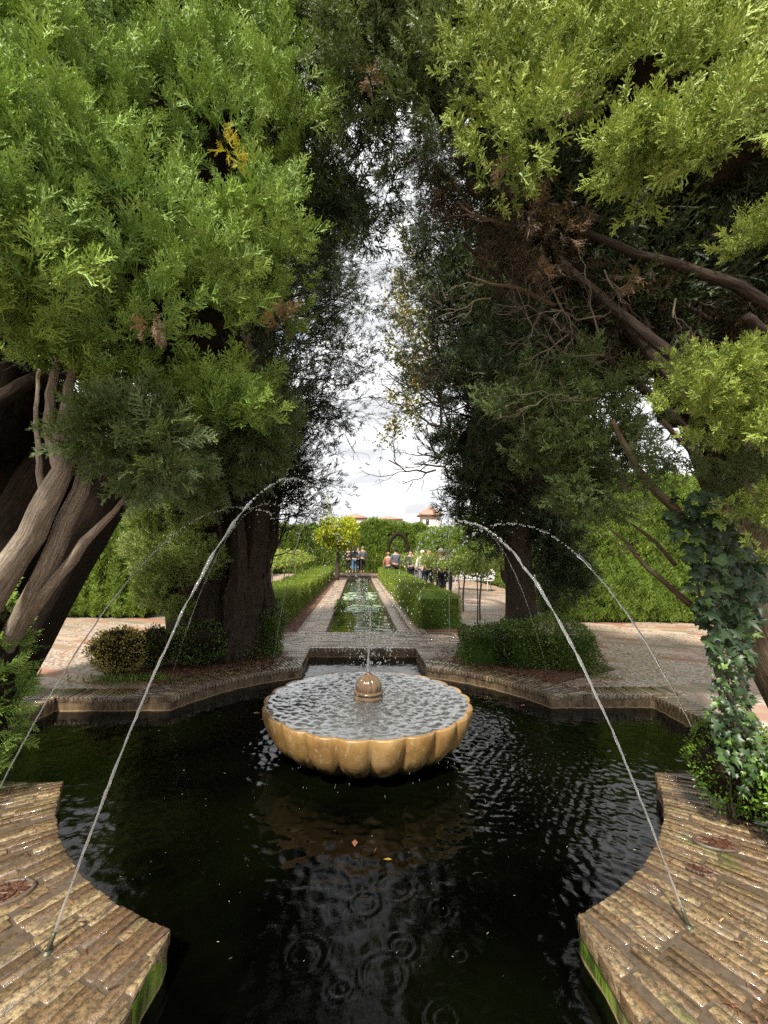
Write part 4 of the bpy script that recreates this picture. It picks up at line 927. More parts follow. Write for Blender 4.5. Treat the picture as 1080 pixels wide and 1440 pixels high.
# ---- near right cypress
nr_ = empty('cypress_tree', (2.8, -1.4, 0), 'big yellow green cypress over the right side with bare brown boughs and a broken trunk base', 'tree', 'cypresses standing round the fountain')
nr_['label'] = 'big yellow green cypress over the upper right with bare brown boughs showing beneath'
mb = MB()
stem_tube([(2.75, -1.5, -.05), (2.62, -1.45, .6), at(1075, 900, 2.75), at(1060, 800, 2.75), at(1090, 650, 2.8), at(1110, 450, 2.9)], [.26, .22, .19, .17, .16, .12], mb, 22, .12)
stem_tube([at(1062, 830, 2.72), at(1040, 770, 2.65), at(1010, 710, 2.6), at(990, 670, 2.5), at(960, 600, 2.5)], [.10, .06, .045, .04, .02], mb)
mb.build('trunk', M['bark_r'], nr_, True)
def bough(pts, rads, bump=.08): 
    mb = MB(); stem_tube(pts, [q*.66 for q in rads], mb, 12, bump); return mb.build('branch', M['bark_b'] if rads[0] > .042 and rads[0] != .055 or rads[0] == .022 else M['bark_r'], nr_, True)
bough([at(1040, 815, 2.6), at(985, 755, 2.55), at(925, 690, 2.5), at(880, 640, 2.5), at(862, 590, 2.5)], [.055, .045, .036, .028, .015])
bough([at(970, 850, 2.45), at(945, 828, 2.45), at(900, 790, 2.45), at(880, 760, 2.45), at(855, 742, 2.45)], [.03, .022, .018, .013, .008])
bough([at(950, 795, 2.6), at(920, 760, 2.6), at(890, 738, 2.6)], [.02, .016, .010])
bough([at(1000, 560, 2.6), at(960, 510, 2.7), at(860, 430, 2.9), at(790, 370, 3.0)], [.06, .055, .045, .03])
bough([at(1110, 450, 2.9), at(1040, 400, 2.8), at(960, 375, 2.8), at(860, 350, 2.9), at(780, 300, 3.0)], [.07, .055, .05, .04, .03])
bough([at(1090, 480, 2.7), at(1050, 445, 2.6)], [.045, .04])
bough([at(1000, 600, 2.9), at(930, 520, 3.0), at(850, 420, 3.1), at(760, 330, 3.1), at(700, 220, 3.1)], [.09, .08, .07, .06, .04])
bough([at(1010, 640, 3.0), at(920, 560, 3.0), at(820, 480, 3.1), at(740, 430, 3.2), at(650, 340, 3.2)], [.05, .045, .04, .03, .015])
bough([at(780, 430, 3.0), at(730, 405, 2.9), at(690, 400, 2.9), at(655, 385, 2.9)], [.02, .018, .014, .008])
bough([at(720, 320, 2.9), at(690, 310, 2.9), at(660, 300, 2.9), at(645, 285, 2.9)], [.02, .018, .014, .006])
bough([at(1020, 760, 2.7), at(985, 650, 2.7), at(930, 590, 2.7)], [.035, .03, .02])
for (a, b) in (((1080, 700), (1000, 560)), ((1000, 450), (900, 400)), ((960, 500), (890, 470)), ((990, 380), (960, 520)), ((900, 350), (930, 450))): bough([at(*a, 3.0), at((a[0]+b[0])/2+8, (a[1]+b[1])/2, 2.95), at(*b, 2.95)], [.022, .018, .01])
ends = []
for (px, py, d, dx, dy, dz, l) in [(690, 310, 2.9, -1, 0, .15, .2), (680, 400, 2.9, -1, 0, -.1, .2), (690, 420, 2.9, -1, 0, -.3, .3), (760, 440, 2.9, -.6, -.2, -1, .3), (800, 470, 2.8, -.8, 0, -.5, .35), (850, 380, 2.6, .2, -.4, -1, .3), (850, 500, 2.8, -.9, 0, .2, .35), (840, 560, 2.7, -1, 0, .1, .35), (905, 690, 2.5, -1, 0, .1, .12), (900, 780, 2.45, -1, 0, .5, .12), (1060, 700, 2.4, .6, 0, .5, .2), (950, 420, 2.6, .1, -.2, -1, .3), (970, 460, 2.5, .3, -.2, -1, .3), (1000, 330, 2.2, 1, 0, .2, .3)]+[(rng.uniform(700, 1060), rng.uniform(380, 620), rng.uniform(2.7, 3.2), rng.normal(), -.2, rng.normal(), rng.uniform(.2, .4)) for _ in range(12)]:
    mb = MB(); twigs(mb, at(px, py, d), np.array([dx, dy, dz]), l, .006, 3, ends, 3, 6, .55)
    mb.build('twig', M['twig'], nr_, True)
def rc(poly, n, d0, thick, per, r0, mat, tm, size, bias, name='crown', rb=.5, rv=.13):
    C = fill(poly, n, d0 if callable(d0) else (lambda x, y: d0), thick)
    if tm is FR and mat is not M['dead']: tm = PRT; per = max(6, per//6); size = size*1.55
    P, D = (umbrella if tm is PRT else clump_points)(C, r0*1.15*(.75+.6*rng.random(len(C))), per, bias); k = len(P)
    foliage(name, tm, P, D, size*(.6+.8*rng.random(k)), np.clip(rb+rv*rng.normal(size=k)+.10*lump(P, 3), 0, .97), mat, nr_)
rc([(790, -200), (1200, -200), (1200, 290), (1090, 250), (1010, 235), (960, 165), (900, 120), (850, 80), (800, 20)], 60, (lambda x, y: 1.5+.0018*max(0, 200-y)), .55, 60, .13, M['cyp_near_r'], FR, .10, (.0, -.5, .35), rb=.62)
rc([(850, 190), (890, 170), (945, 190), (955, 235), (945, 270), (915, 285), (870, 260)], 13, 1.6, .2, 60, .07, M['cyp_near_r'], FR, .075, (-.2, -.4, -.3), rb=.6)
rc([(620, -200), (800, -200), (830, 60), (850, 130), (800, 200), (770, 200), (740, 300), (712, 350), (690, 310), (680, 240), (670, 140), (620, 80)], 48, (lambda x, y: 1.95+.0016*max(0, 200-y)), .6, 60, .14, M['cyp_near_r'], FR, .105, (-.1, -.4, .15), rb=.45)
rc([(445, -260), (640, -260), (650, 140), (640, 190), (600, 215), (560, 195), (530, 225), (500, 190), (480, 120), (455, 80)], 60, 2.5, .6, 60, .14, M['cyp_dull'], FR, .12, (-.2, -.3, -.2), rb=.5, rv=.22)
rc([(1045, 315), (1080, 305), (1140, 310), (1140, 355), (1060, 355)], 7, 1.5, .2, 60, .05, M['cyp_near_r'], FR, .055, (-.4, -.3, -.1), rb=.7)
rc([(905, 560), (955, 515), (1040, 510), (1140, 545), (1140, 690), (1080, 670), (1040, 620), (990, 600), (940, 620), (925, 595)], 40, 1.75, .45, 60, .085, M['cyp_near_r'], FR, .07, (-.3, -.4, .15), rb=.72)
rc([(900, 640), (1000, 640), (1080, 700), (1060, 760), (980, 690), (920, 680)], 12, 2.2, .3, 40, .10, M['cyp_dull'], FR, .09, (-.3, -.2, -.2))
rc([(1040, 690), (1140, 700), (1140, 830), (1080, 800), (1050, 740)], 8, 1.9, .2, 40, .07, M['cyp_near_r'], FR, .08, (-.3, -.3, .1), rb=.55)
rc([(725, 555), (760, 510), (830, 520), (860, 560), (850, 630), (800, 660), (760, 640), (730, 600)], 20, 2.9, .4, 60, .12, M['cyp_dull'], FR, .12, (-.5, -.2, .1))
rc([(740, 570), (890, 550), (925, 690), (860, 740), (790, 700), (750, 660)], 30, 2.95, .5, 60, .12, M['cyp_dull'], FR, .11, (-.4, -.2, .1))
rc([(790, 690), (850, 690), (870, 740), (840, 765), (800, 740)], 8, 2.8, .2, 45, .08, M['cyp_dull'], FR, .09, (-.6, -.2, -.2))
rc([(790, 400), (880, 400), (900, 470), (880, 545), (800, 560), (790, 470)], 16, 3.4, .4, 40, .13, M['cyp_mid'], FM, .14, (-.3, 0, 0))
rc([(690, 440), (790, 440), (800, 520), (720, 560), (680, 500)], 12, 3.2, .4, 50, .12, M['cyp_mid'], FR, .12, (-.3, 0, 0))
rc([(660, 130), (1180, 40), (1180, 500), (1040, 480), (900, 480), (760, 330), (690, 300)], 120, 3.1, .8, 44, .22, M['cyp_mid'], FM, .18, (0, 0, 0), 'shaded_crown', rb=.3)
rc([(560, 170), (680, 180), (800, 200), (800, 420), (730, 400), (660, 300), (590, 240)], 13, 2.9, .4, 34, .14, M['dead'], FR, .12, (-.2, 0, -.8), 'dead_spray', rb=.35, rv=.25)
rc([(780, 330), (1080, 380), (1080, 480), (860, 500)], 18, 3.0, .5, 26, .14, M['dead'], FR, .13, (-.1, 0, -.5), 'dead_spray', rb=.15)
for (x, y, d) in ((890, 392, 2.1), (805, 148, 2.0), (760, 380, 2.6), (700, 235, 2.3), (520, 105, 2.4)): tuft(x, y, d, M['dead'], 'dead_spray', 16, .06, .03, (0, -.2, -.3), nr_, FR)
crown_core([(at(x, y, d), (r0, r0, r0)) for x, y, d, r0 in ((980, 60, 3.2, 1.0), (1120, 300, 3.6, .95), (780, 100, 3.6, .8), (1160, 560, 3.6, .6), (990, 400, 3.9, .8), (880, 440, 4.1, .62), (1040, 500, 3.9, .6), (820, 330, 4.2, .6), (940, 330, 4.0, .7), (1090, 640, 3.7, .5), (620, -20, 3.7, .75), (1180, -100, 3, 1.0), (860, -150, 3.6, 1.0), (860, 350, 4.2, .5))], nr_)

# ---- autumn tree beyond
at_ = empty('broadleaf_tree', (4.6, 8.3, 0), 'tall thin tree with yellowing leaves seen against the sky in the gap', 'tree')
mb = MB(); mb.tube(branch_path((4.6, 8.3, -.05), (2.5, 7.9, 5.0), 10, 0, .04), np.linspace(.16, .08, 10), 10); ends = []
for i in range(20): twigs(mb, np.array([2.5-rng.random()*.5, 7.9, rng.uniform(3.5, 6.5)]), np.array([rng.uniform(-1, .3), rng.normal()*.4, rng.uniform(0, 1.1)]), rng.uniform(.8, 1.5), .03, 3, ends, 3, 6, .5)
mb.build('trunk', M['bark_d'], at_, True)
C = np.vstack([fill([(560, 325), (605, 320), (600, 360), (560, 365)], 6, lambda x, y: 11.3, .6), fill([(560, 380), (600, 370), (625, 430), (640, 500), (600, 560), (570, 520), (545, 480), (540, 430)], 80, lambda x, y: 11.3, 1), fill([(530, 500), (610, 510), (590, 600), (560, 615), (535, 620), (545, 560)], 26, lambda x, y: 11.3, .8), fill([(620, 400), (760, 400), (760, 600), (640, 600)], 20, lambda x, y: 11.6, .8)])
P, D = clump_points(C, .22+.12*rng.random(len(C)), 46, (0, 0, -.2), 1.0); foliage('crown', LO, P, D+rng.normal(size=P.shape)*.7, .10*(.6+.7*rng.random(len(P))), np.clip(.5+.25*rng.normal(size=len(P)), 0, 1), M['yellow'], at_)
# ---- citrus tree
ot = empty('orange_tree', (-1.25, 20, 0), 'round yellow green orange tree at the far left end of the canal', 'tree')
mb = MB(); mb.tube(branch_path((-1.25, 20, -.05), (-1.2, 20, 1.9), 8, 0, .03), np.linspace(.14, .09, 8), 10); ends = []
for i in range(12): twigs(mb, np.array([-1.2, 20, 1.7]), np.array([rng.normal(), rng.normal(), 1.0]), .7, .03, 1, ends, 3)
mb.build('trunk', M['bark_d'], ot, True)
C = ellip_clumps([((-1.15, 20, 2.55), (1.2, 1.1, .78))], [85]); C = C[C[:, 2] > 1.6]; P, D = clump_points(C, .3+.1*rng.random(len(C)), 80, (0, 0, .2), .5)
rn = np.clip(.4+.2*rng.normal(size=len(P))+.45*np.clip(P[:, 0]+.6, 0, 1), 0, 1)
foliage('crown', LO, P, D+rng.normal(size=P.shape)*.5, .13*(.6+.7*rng.random(len(P))), rn, M['orange'], ot)
# ---- rose standards: one built, the rest copied
def rose(seed, x, y, label, h=1.25):
    root = empty('standard_rose', (x, y, 0), label, 'small tree', 'small standard trees behind the canal hedges')
    mb = MB(); mb.tube(branch_path((x, y, -.02), (x+.03, y, h-.25), 6, 0, .04), [.022]*6, 6); e = []
    for i in range(6): twigs(mb, np.array([x+.03, y, h-.3]), np.array([rng.normal(), rng.normal(), .8]), .3, .012, 1, e, 2)
    mb.build('stem', M['twig'], root)
    C = ellip_clumps([((x, y, h), (.55, .6, .26))], [22]); P, D = clump_points(C, .17+.05*rng.random(22), 40, (0, 0, .3), .8)
    foliage('crown', LO, P, D+rng.normal(size=P.shape)*.6, .085*(.6+.7*rng.random(len(P))), np.clip(.45+.25*rng.normal(size=len(P)), 0, 1), M['rose'], root); return root
def dup(root, loc, rz=0, label=None):
    c = root.copy(); COL.objects.link(c); c.location = loc; c.rotation_euler = (0, 0, rz)
    if label: c['label'] = label
    for ch in root.children:
        d = ch.copy(); COL.objects.link(d); d.parent = c
        for g_ in ch.children:
            e = g_.copy(); COL.objects.link(e); e.parent = d
    return c
ro0 = [rose(1, 2.75, 6.2, 'leafy standard tree on a thin stem, nearest of the row right of the canal'), rose(2, -3.15, 6.6, 'leafy standard tree on a thin stem, nearest of the row left of the canal')]
for i, y in enumerate((7.6, 9.0, 10.4, 11.8, 13.2, 14.6, 16.1, 17.7, 19.4)):
    o_ = ('second', 'third', 'fourth', 'fifth', 'sixth', 'seventh', 'eighth', 'ninth', 'tenth')[i]
    dup(ro0[0], (2.7+.2*math.sin(i*2), y, 0), i*1.3, 'leafy standard tree, %s from the front in the row right of the canal' % o_); dup(ro0[1], (-3.1+.15*math.cos(i*3), y+.4, 0), i*2.1, 'leafy standard tree, %s from the front in the row left of the canal' % o_)
# ---- slender far cypress behind the orange tree (reads as a green spire)
sp = empty('church_spire', (-6.2, 92, 0), 'slim grey green spire rising far away left of the sky gap', 'tower')
sx_ = at(460, 735, 96); mb = MB(); n = 8
mb.lathe([(2.2, 0), (2.2, sx_[2]-1.5), (2.6, sx_[2]-1.2), (1.9, sx_[2]-.6), (1.25, sx_[2]+1.4), (.55, sx_[2]+4.3), (.12, sx_[2]+6.2), (.3, sx_[2]+6.5), (.05, sx_[2]+7)], c=(sx_[0], sx_[1]), n=8)
sp.location = (sx_[0], sx_[1], 0); mb.build('tower_shaft', M['stone'], sp)

# ================================================================== BUILDINGS
def house(px, py_eave, py_ridge, d, wpx, depth, label, hip=True, wins=()):
    a = at(px, py_eave, d); ze = a[2]; wd = wpx/FPX*d/2; zr = at(px, py_ridge, d)[2]; x, y = a[0], a[1]
    root = empty('house', (x, y, 0), label, 'building')
    mb = MB(); mb.box((x, y, ze/2), (wd, depth/2, ze/2)); wl = mb.build('wall', M['stucco'], root)
    mb = MB(); e = .5; X0, X1, Y0, Y1 = x-wd-e, x+wd+e, y-depth/2-e, y+depth/2+e; rl = max(0, wd-depth/2)
    V = [(X0, Y0, ze), (X1, Y0, ze), (X1, Y1, ze), (X0, Y1, ze), (x-rl, y, zr), (x+rl, y, zr), (X0, Y0, ze-.25), (X1, Y0, ze-.25), (X1, Y1, ze-.25), (X0, Y1, ze-.25)]
    mb.add(V, [[0, 1, 5, 4], [2, 3, 4, 5], [0, 6, 7, 1], [1, 7, 8, 2], [2, 8, 9, 3], [3, 9, 6, 0], [6, 9, 8, 7]], [[1, 2, 5], [3, 0, 4]]); mb.build('roof', M['rooftile'], root)
    for (u, v, ww, hh) in wins:
        mb = MB(); mb.box((x+u, y-depth/2-.02, ze-v), (ww, .06, hh)); mb.build('window', M['glass'], root)
    return root
house(604, 724, 711, 70, 23, 3.2, 'square cream tower house with a red hipped roof right of the sky gap', wins=((-.6, 1.3, .25, .4),))
house(500, 729, 722, 120, 28, 8, 'low cream building with a grey roof left of centre beyond the hedge')
house(545, 731, 726, 115, 34, 8, 'long low building with a red tiled roof beyond the arch hedge')

# ================================================================== PEOPLE
def skin_body(name, J, E, rad, mat, root):
    me = bpy.data.meshes.new(name); org = parent_origin(root)
    me.from_pydata([tuple(np.array(j)-org) for j in J], E, []); o = bpy.data.objects.new(name, me); COL.objects.link(o); o.parent = root
    md = o.modifiers.new('skin', 'SKIN'); me.skin_vertices[0].data[0].use_root = True
    for i, r_ in enumerate(rad): me.skin_vertices[0].data[i].radius = r_ if isinstance(r_, tuple) else (r_, r_)
    ss = o.modifiers.new('sub', 'SUBSURF'); ss.levels = 1; ss.render_levels = 2; md.use_smooth_shade = True; me.materials.append(mat); return o
def cloth(c, n='cloth'): return plain(n, c, tuple(x*.75 for x in c), .85, 30, .1)
skin = plain('skin', (.50, .30, .21), (.46, .27, .19), .55, 30, .03)
def person(x, y, z0, face, top, legs, hair, label, h=1.68, arm='down', longhair=False, bag=None):
    """face: heading of the body in radians, 0 looks along +Y"""
    s = h/1.7; cf, sf = math.cos(face), math.sin(face)
    def W(a, b, c): return (x+(a*cf-b*sf)*s, y+(a*sf+b*cf)*s, z0+c*s)
    root = empty('person', (x, y, z0), label, 'person')
    stride = random.uniform(.02, .1)
    el, ha = ((.27, .0, 1.10), (.27, .08, .86)) if arm == 'down' else ((.25, .06, 1.12), (.12, .30, 1.30))
    el2, ha2 = ((-.27, 0, 1.10), (-.26, .06, .86)) if arm != 'both' else ((-.25, .06, 1.12), (-.1, .3, 1.28))
    J = [W(0, 0, .93), W(0, 0, 1.12), W(0, 0, 1.36), W(0, .01, 1.47), W(0, .03, 1.56), W(0, .03, 1.68), W(.18, 0, 1.39), W(*el), W(*ha), W(-.18, 0, 1.39), W(*el2), W(*ha2),
         W(.09, 0, .87), W(.10, stride, .48), W(.10, 0, .09), W(.11, .14, .03), W(-.09, 0, .87), W(-.10, -stride*.3, .48), W(-.10, -stride, .09), W(-.11, .10-stride, .03)]
    E = [(0, 1), (1, 2), (2, 3), (3, 4), (4, 5), (2, 6), (6, 7), (7, 8), (2, 9), (9, 10), (10, 11), (0, 12), (12, 13), (13, 14), (14, 15), (0, 16), (16, 17), (17, 18), (18, 19)]
    rad = [(.14, .10), (.13, .095), (.15, .1), .05, .085, .075, .06, .043, .032, .06, .043, .032, .085, .06, .04, .035, .085, .06, .04, .035]
    skin_body('body', J, E, [tuple(q*s for q in (r_ if isinstance(r_, tuple) else (r_, r_))) for r_ in rad], skin, root)
    skin_body('jacket', [J[0], J[1], J[2], J[6], J[7], np.array(J[7])*.35+np.array(J[8])*.65, J[9], J[10], np.array(J[10])*.35+np.array(J[11])*.65], [(0, 1), (1, 2), (2, 3), (3, 4), (4, 5), (2, 6), (6, 7), (7, 8)],
              [(.18*s, .13*s), (.165*s, .12*s), (.17*s, .125*s), .08*s, .06*s, .05*s, .08*s, .06*s, .05*s], cloth(top), root)
    skin_body('trousers', [W(0, 0, .95), J[12], J[13], W(.10, 0, .14), J[16], J[17], W(-.10, -stride, .14)], [(0, 1), (1, 2), (2, 3), (0, 4), (4, 5), (5, 6)], [(.165*s, .12*s), .10*s, .078*s, .06*s, .10*s, .078*s, .06*s], cloth(legs), root)
    c = np.array(W(0, .01, 1.63)); V, F = ico(2); Hh = V*np.array([.098, .105, .10])*s; Hh = Hh+np.array([0, -.012*1, .018])*s
    Hh = np.c_[Hh[:, 0]*cf-Hh[:, 1]*sf, Hh[:, 0]*sf+Hh[:, 1]*cf, Hh[:, 2]]; mb = MB(); mb.add(c+Hh, T=F)
    if longhair: mb.tube([W(0, -.07, 1.62), W(0, -.10, 1.48), W(0, -.11, 1.33)], [.085*s, .085*s, .04*s], 8)
    mb.build('hair', cloth(hair), root, True)
    if bag: 
        mb = MB(); mb.box(W(0, -.18, 1.2), (.13*s, .07*s, .19*s), face); mb.build('backpack', cloth(bag), root)
    return root
def foot(px, d): a = at(px, 779, d); return a[0], a[1]
NV = (.02, .025, .05); BK = (.012, .012, .014); JN = (.06, .12, .22); WH = (.62, .60, .57); GR = (.18, .20, .24)
x, y = foot(498.5, 27.8); person(x, y, .22, .1, BK, JN, BK, 'woman in a black top and blue jeans with long dark hair at the canal end', 1.62, longhair=True)
x, y = foot(490, 28.2); person(x, y, .22, 2.8, BK, BK, (.35, .25, .12), 'fair haired person in black at the left of the canal end group', 1.58, 'both')
x, y = foot(503.5, 28.4); person(x, y, .22, 2.9, (.45, .40, .36), BK, (.12, .07, .04), 'person in a pale jacket and dark trousers in the canal end group', 1.6)
x, y = foot(510, 27.9); person(x, y, .22, .4, (.10, .10, .11), BK, (.25, .17, .1), 'person in a dark coat at the right of the canal end group', 1.66)
x, y = foot(546, 23); person(x, y, 0, -.3, (.35, .14, .10), NV, (.33, .16, .08), 'auburn haired person walking behind the right hedge near the arch', 1.52)
x, y = foot(556.5, 22); person(x, y, 0, .2, (.09, .10, .13), BK, BK, 'broad man in a dark grey jacket walking away towards the arch', 1.72)
x, y = foot(577.5, 20); person(x, y, 0, 2.9, (.06, .06, .06), BK, BK, 'person with dark hair and black coat behind the small right trees', 1.66)
x, y = foot(594, 18); person(x, y, 0, .3, WH, GR, (.60, .56, .50), 'white haired person in a white jacket behind the small right trees', 1.62)
x, y = foot(603, 17.6); person(x, y, 0, 2.6, (.55, .38, .34), NV, (.28, .15, .09), 'brown haired woman in a pale pink top behind the small right trees', 1.6)
x, y = foot(620, 14.6); person(x, y, 0, .5, (.22, .28, .36), NV, (.62, .58, .55), 'grey haired person in a pale blue jacket leaning by the small right trees', 1.66, 'one')
x, y = foot(629, 15.2); person(x, y, 0, -.4, (.30, .36, .42), (.05, .06, .1), (.2, .15, .1), 'person in a light blue shirt nearest the white bench', 1.62, bag=(.03, .03, .05))
x, y = foot(585, 21); person(x, y, 0, .3, (.30, .28, .27), (.3, .3, .34), (.1, .08, .06), 'person in a grey coat half hidden by the small right trees', 1.5)

# ================================================================== BENCHES, STAKES, DRAINS, SMALL THINGS
def bench(x, y, rz, label):
    root = empty('garden_bench', (x, y, 0), label, 'bench', 'white slatted garden benches'); cz, sz = math.cos(rz), math.sin(rz)
    def W(a, b, c): return np.array([x+a*cz-b*sz, y+a*sz+b*cz, c])
    def slat(mb, b, c, t): 
        Mr = Matrix.Rotation(rz, 3, 'Z') @ Matrix.Rotation(t, 3, 'X'); mb.box(W(0, b, c), (.85, .028, .011), M=Mr)
    s = MB(); [slat(s, -.22+.066*i, .44-.012*math.sin(i*.5), 0) for i in range(7)]; s.build('seat', M['white'], root)
    s = MB(); [slat(s, .25+.022*i, .50+.062*i, R(70)) for i in range(7)]; s.build('backrest', M['white'], root)
    for a in (-.7, .7):
        s = MB(); s.tube([W(a, -.26, 0), W(a, -.18, .22), W(a, -.24, .43), W(a, .2, .42), W(a, .28, .55), W(a, .40, .92)], .018, 8); s.tube([W(a, .34, 0), W(a, .16, .2), W(a, .20, .42)], .018, 8); s.build('leg', M['white'], root, True)
    return root
bench(4.75, 14.3, R(-35), 'white slatted bench facing the canal in front of the right hedge')
bench(5.1, 9.4, R(-80), 'white slatted bench half hidden behind the straight brown trunk')
for (x, y, h, lb) in ((2.45, 5.35, 1.0, 'thin dark stake standing before the white bench'), (1.9, 7.2, 1.3, 'thin dark stake at the corner of the right canal hedge')):
    mb = MB(); mb.tube([(x, y, 0), (x+.01, y, h*.5), (x, y, h)], .012, 8); mb.lathe([(.02, h), (.022, h+.02), (.012, h+.045), (.001, h+.05)], (x, y), 10); o = mb.build('garden_stake', M['iron'], None, True); tag(o, lb, 'stake')
def drain(x, y, rx, ry, rz, label):
    root = empty('drain_cover', (x, y, 0), label, 'drain', 'drain openings in the coping'); a = np.linspace(0, 2*math.pi, 28, endpoint=False); cz, sz = math.cos(rz), math.sin(rz)
    def ring(s, z): return np.c_[x+s*(rx*np.cos(a)*cz-ry*np.sin(a)*sz), y+s*(rx*np.cos(a)*sz+ry*np.sin(a)*cz), np.full(28, z)]
    V = np.vstack([ring(1.15, .004), ring(1.12, .014), ring(1.0, .015), ring(.96, .008)]); Q = [[k*28+i, k*28+(i+1) % 28, (k+1)*28+(i+1) % 28, (k+1)*28+i] for k in range(3) for i in range(28)]
    mk('rim', V, Q, M['mortar'], root, {'rnd': np.zeros(len(V))})
    V = np.vstack([ring(.97, .009), [[x, y, .008]]]); mk('hole', V, [np.array([[i, (i+1) % 28, 28] for i in range(28)], dtype=int)], M['soil'], root)
    n = 130; q = np.sqrt(rng.random(n))*.8; b = rng.random(n)*6.28; P = np.c_[x+q*(rx*np.cos(b)*cz-ry*np.sin(b)*sz), y+q*(rx*np.cos(b)*sz+ry*np.sin(b)*cz), .010+.004*rng.random(n)]
    o = foliage('needle_litter', NE, P, np.c_[rng.normal(size=(n, 2)), .05*rng.normal(size=n)], .03*(.5+rng.random(n)), rng.random(n)*.35, M['needles'], root); o['kind'] = 'stuff'
drain(-1.62, -1.78, .10, .07, R(20), 'oval drain full of dark needles in the near left coping')
drain(1.80, -1.58, .10, .055, R(-15), 'oval drain full of brown needles in the near right coping')
drain(1.55, -1.76, .055, .028, R(-40), 'small split hollow of brown needles beside the right drain')
# litter
def litter(name, n, pick, size, z, flat=.12, mat=M['needles'], rn=None):
    P = np.array([pick() for _ in range(n)]); P = np.c_[P, np.full(n, z)+rng.random(n)*.006]
    V, T, r_, tp = scatter(NE, P, np.c_[rng.normal(size=(n, 2)), flat*rng.normal(size=n)], size*(.5+rng.random(n)), rng.random(n) if rn is None else rn)
    o = mk(name, V, T, mat, None, {'rnd': r_, 'tip': tp}); return tag(o, kind='stuff')
def pick_ring(sx, sy, r0, r1, p=1):
    def f():
        a = rng.uniform(R(22), R(68)); q = r0+(r1-r0)*rng.random()**p; return (sx*q*math.cos(a), sy*q*math.sin(a))
    return f
litter('fallen_needles', 2600, pick_ring(-1, 1, 2.45, 3.4, .8), .035, .012)
litter('fallen_needles', 2600, pick_ring(1, 1, 2.45, 3.4, .8), .035, .012)
litter('fallen_needles', 5000, pick_ring(1, -1, 2.62, 3.6, .7), .03, .012)
litter('fallen_needles', 260, pick_ring(-1, -1, 2.2, 3.0), .03, .006)
litter('fallen_needles', 500, lambda: (rng.uniform(-1.55, -1.25), rng.uniform(4.7, 12)), .05, .006)
litter('fallen_needles', 110, pick_ring(1, -1, 2.2, 2.6), .03, .006)
def pick_pool():
    a = rng.uniform(0, 6.28); q = 1.0+1.15*math.sqrt(rng.random()); return (q*math.cos(a), q*math.sin(a))
litter('floating_flecks', 260, pick_pool, .010, WZ+.004, .05, M['fleck'])
gm = []
o = litter('grass', 900, lambda: (-2.75+rng.normal()*.25, 1.42+rng.normal()*.07), .06, .0, 3, M['grass'])
o = litter('grass', 260, lambda: (2.95+rng.normal()*.15, 1.48+rng.normal()*.05), .04, .0, 3, M['grass'])
FLT = [(-2.65, .15, .05, .95, 'yellow leaf floating near the left end of the pool'), (-.1, -1.25, .04, .6, 'brown leaf floating just in front of the bowl'), (.02, -1.32, .035, .7, 'tan leaf floating in front of the bowl beside the brown one'),
       (-1.15, .75, .05, .5, 'rusty leaf floating left of the bowl'), (1.75, .95, .05, .6, 'brown leaf floating at the back right of the pool'), (.1, -1.42, .03, .9, 'small yellow leaf floating below the two in front of the bowl'), (-.3, -2.3, .025, .7, 'small tan leaf floating at the bottom of the picture')]
for (x, y, s_, c_, lb) in FLT:
    V, T, r_, tp = scatter(LO, np.array([[x, y, WZ+.006]]), np.array([[rng.normal(), rng.normal(), .02]]), np.array([s_*1.6]), np.array([c_]))
    V[:, 2] = WZ+.006+.15*(V[:, 2]-V[:, 2].mean()); tag(mk('floating_leaf', V, T, M['yellow'] if c_ > .8 else M['needles'], None, {'rnd': r_, 'tip': tp}), lb, 'leaf')
# lily pads
lily = plain('lily_leaf', (.24, .34, .20), (.38, .46, .32), .25, 12, .1)
def pad(x, y, r_, rz):
    a = np.linspace(.25, 2*math.pi-.25, 18)+rz; V = np.vstack([[[x, y, WZ+.012]], np.c_[x+r_*np.cos(a), y+r_*np.sin(a), WZ+.014+.006*np.sin(a*3)], np.c_[x+r_*.98*np.cos(a), y+r_*.98*np.sin(a), np.full(18, WZ+.004)]])
    T = [[0, i, i+1] for i in range(1, 18)]; Q = [[i, i+18, i+19, i+1] for i in range(1, 18)]
    return mk('lily_pad', V, [np.array(T), np.array(Q)], lily)
k = 0
for (y0, y1, n) in ((8.3, 10.0, 40), (11.6, 14.6, 46)):
    for _ in range(n):
        o = pad(rng.uniform(-.6, .62), rng.uniform(y0, y1), rng.uniform(.07, .15), rng.uniform(0, 6)); k += 1
        tag(o, 'pale green lily pad among the look-alike pads of the %s bed in the canal' % ('nearer' if y0 < 9 else 'farther'), 'lily pad', 'lily pads floating on the canal')
r_ = empty('water_plant', (-.6, 8.1, WZ), 'bright green leafy plant growing at the left edge of the canal', 'plant')
C = ellip_clumps([((-.58, 8.1, .0), (.13, .5, .18))], [14]); P, D = clump_points(C, .09*np.ones(14), 60, (0, 0, .4), .8); foliage('leaves', LO, P, D+rng.normal(size=P.shape)*.5, .05*(.6+.7*rng.random(len(P))), .5+.3*rng.normal(size=len(P)), M['box_bright'], r_)
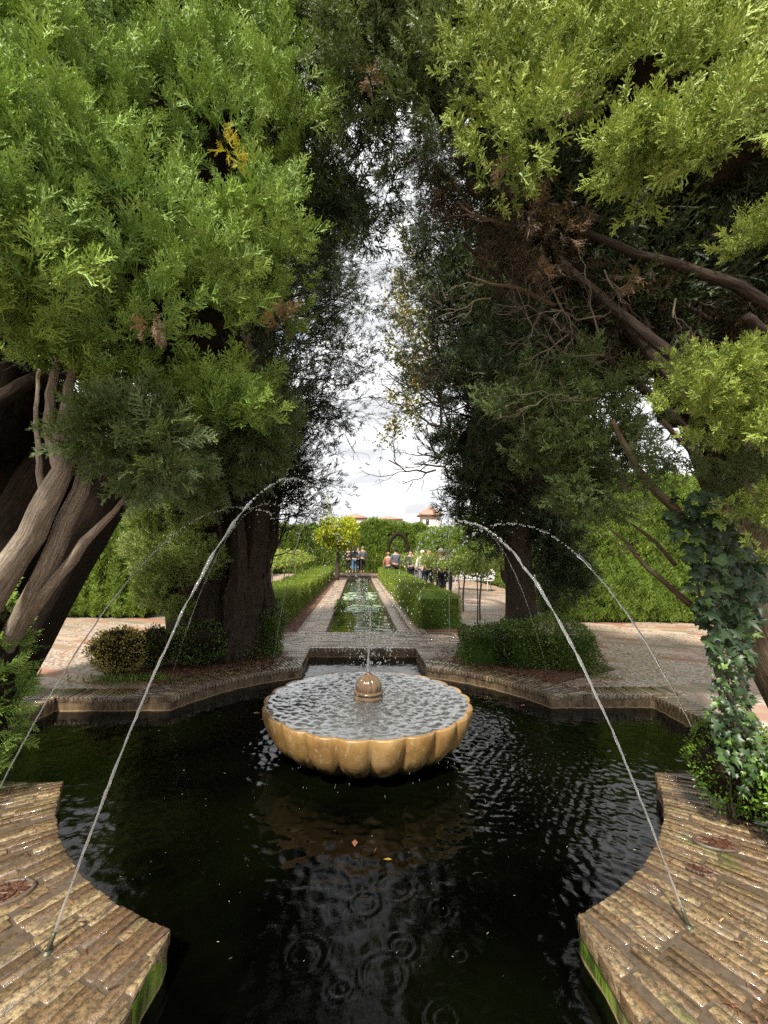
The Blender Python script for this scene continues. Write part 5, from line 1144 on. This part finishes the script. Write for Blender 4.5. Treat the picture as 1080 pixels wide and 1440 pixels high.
# little canal jets
for (x, y, h, lb) in ((.08, 6.9, 1.0, 'short bubbling jet standing in the canal before the lily pads'), (-.05, 11.0, .8, 'small white jet in the canal among the lily pads')):
    root = empty('water_jet', (x, y, WZ), lb, 'water jet'); Pd = np.c_[x+rng.normal(size=150)*.035, y+rng.normal(size=150)*.035, WZ+h*rng.random(150)**1.1]; Pd[:, :2] += (Pd[:, 2:3]-WZ-h)*rng.normal(size=(150, 2))*.06
    mb = MB(); z = np.linspace(WZ, WZ+h*.9, 24); mb.tube(np.c_[x+.01*np.sin(z*20), y+.01*np.cos(z*17), z], .013*(1+.4*np.sin(z*50)), 8); mb.build('stream', M['jet'], root, True); drops(Pd, np.tile([0, 0, 1.], (150, 1)), .008+.010*rng.random(150), 1.5, 'droplets', root)

# ================================================================== IVY
iv = empty('ivy_plant', (2.35, -1.3, 0), 'dark glossy ivy climbing the near right trunk and spilling over the coping', 'ivy')
polyI = [(940, 690), (1000, 690), (1045, 760), (1078, 800), (1060, 900), (1060, 1000), (1100, 1080), (1040, 1120), (1010, 1060), (995, 1010), (1000, 930), (975, 850), (960, 780), (940, 740)]
P = fill(polyI, 680, lambda x, y: 2.22, .32); n = len(P); D = np.c_[rng.normal(size=n)*.5, -.35+rng.normal(size=n)*.3, -.8+rng.normal(size=n)*.4]
low = P[:, 2] < 1.0; sz = np.where(low, .045, .066)*(.4+.9*rng.random(n))
# leaves face outwards: build with their blade across the view of the trunk
Nrm = unit(np.c_[-.4+rng.normal(size=n)*.45, -1+rng.normal(size=n)*.3, .5+rng.normal(size=n)*.35]); Dz = unit(D-Nrm*np.sum(D*Nrm, 1)[:, None]); Xx = np.cross(Dz, Nrm)
V0, T0, _ = LI[0]; V0 = np.repeat(V0[None], n, 0)*(1+.16*rng.normal(size=(n, len(V0), 3))*np.array([1, .3, 1])); V0[:, :, 1] -= (.15+.5*rng.random((n, 1)))*(V0[:, :, 0]**2+.5*(V0[:, :, 2]-.4)**2)
W = P[:, None]+sz[:, None, None]*(V0[:, :, 0, None]*Xx[:, None]+V0[:, :, 1, None]*Nrm[:, None]+V0[:, :, 2, None]*Dz[:, None])
rn = np.clip(.4+.25*rng.normal(size=n)+.16*low, 0, .95); rn[rng.random(n) < .012] = 1
mk('leaves', W.reshape(-1, 3), (T0[None]+(np.arange(n)*V0.shape[1])[:, None, None]).reshape(-1, 3), M['ivy'], iv, {'rnd': np.repeat(rn, V0.shape[1])})
mb = MB()
for (a, b, c) in (((1010, 900), (1030, 990), (1050, 1090)), ((1000, 880), (1015, 960), (1050, 1030)), ((1060, 850), (1040, 950), (1075, 1080)), ((975, 800), (1000, 900), (1020, 1000))):
    stem_tube([at(*a, 2.5), at(*b, 2.45), at(*c, 2.4)], [.008, .012, .014], mb, 7)
mb.build('stem', M['twig'], iv, True)
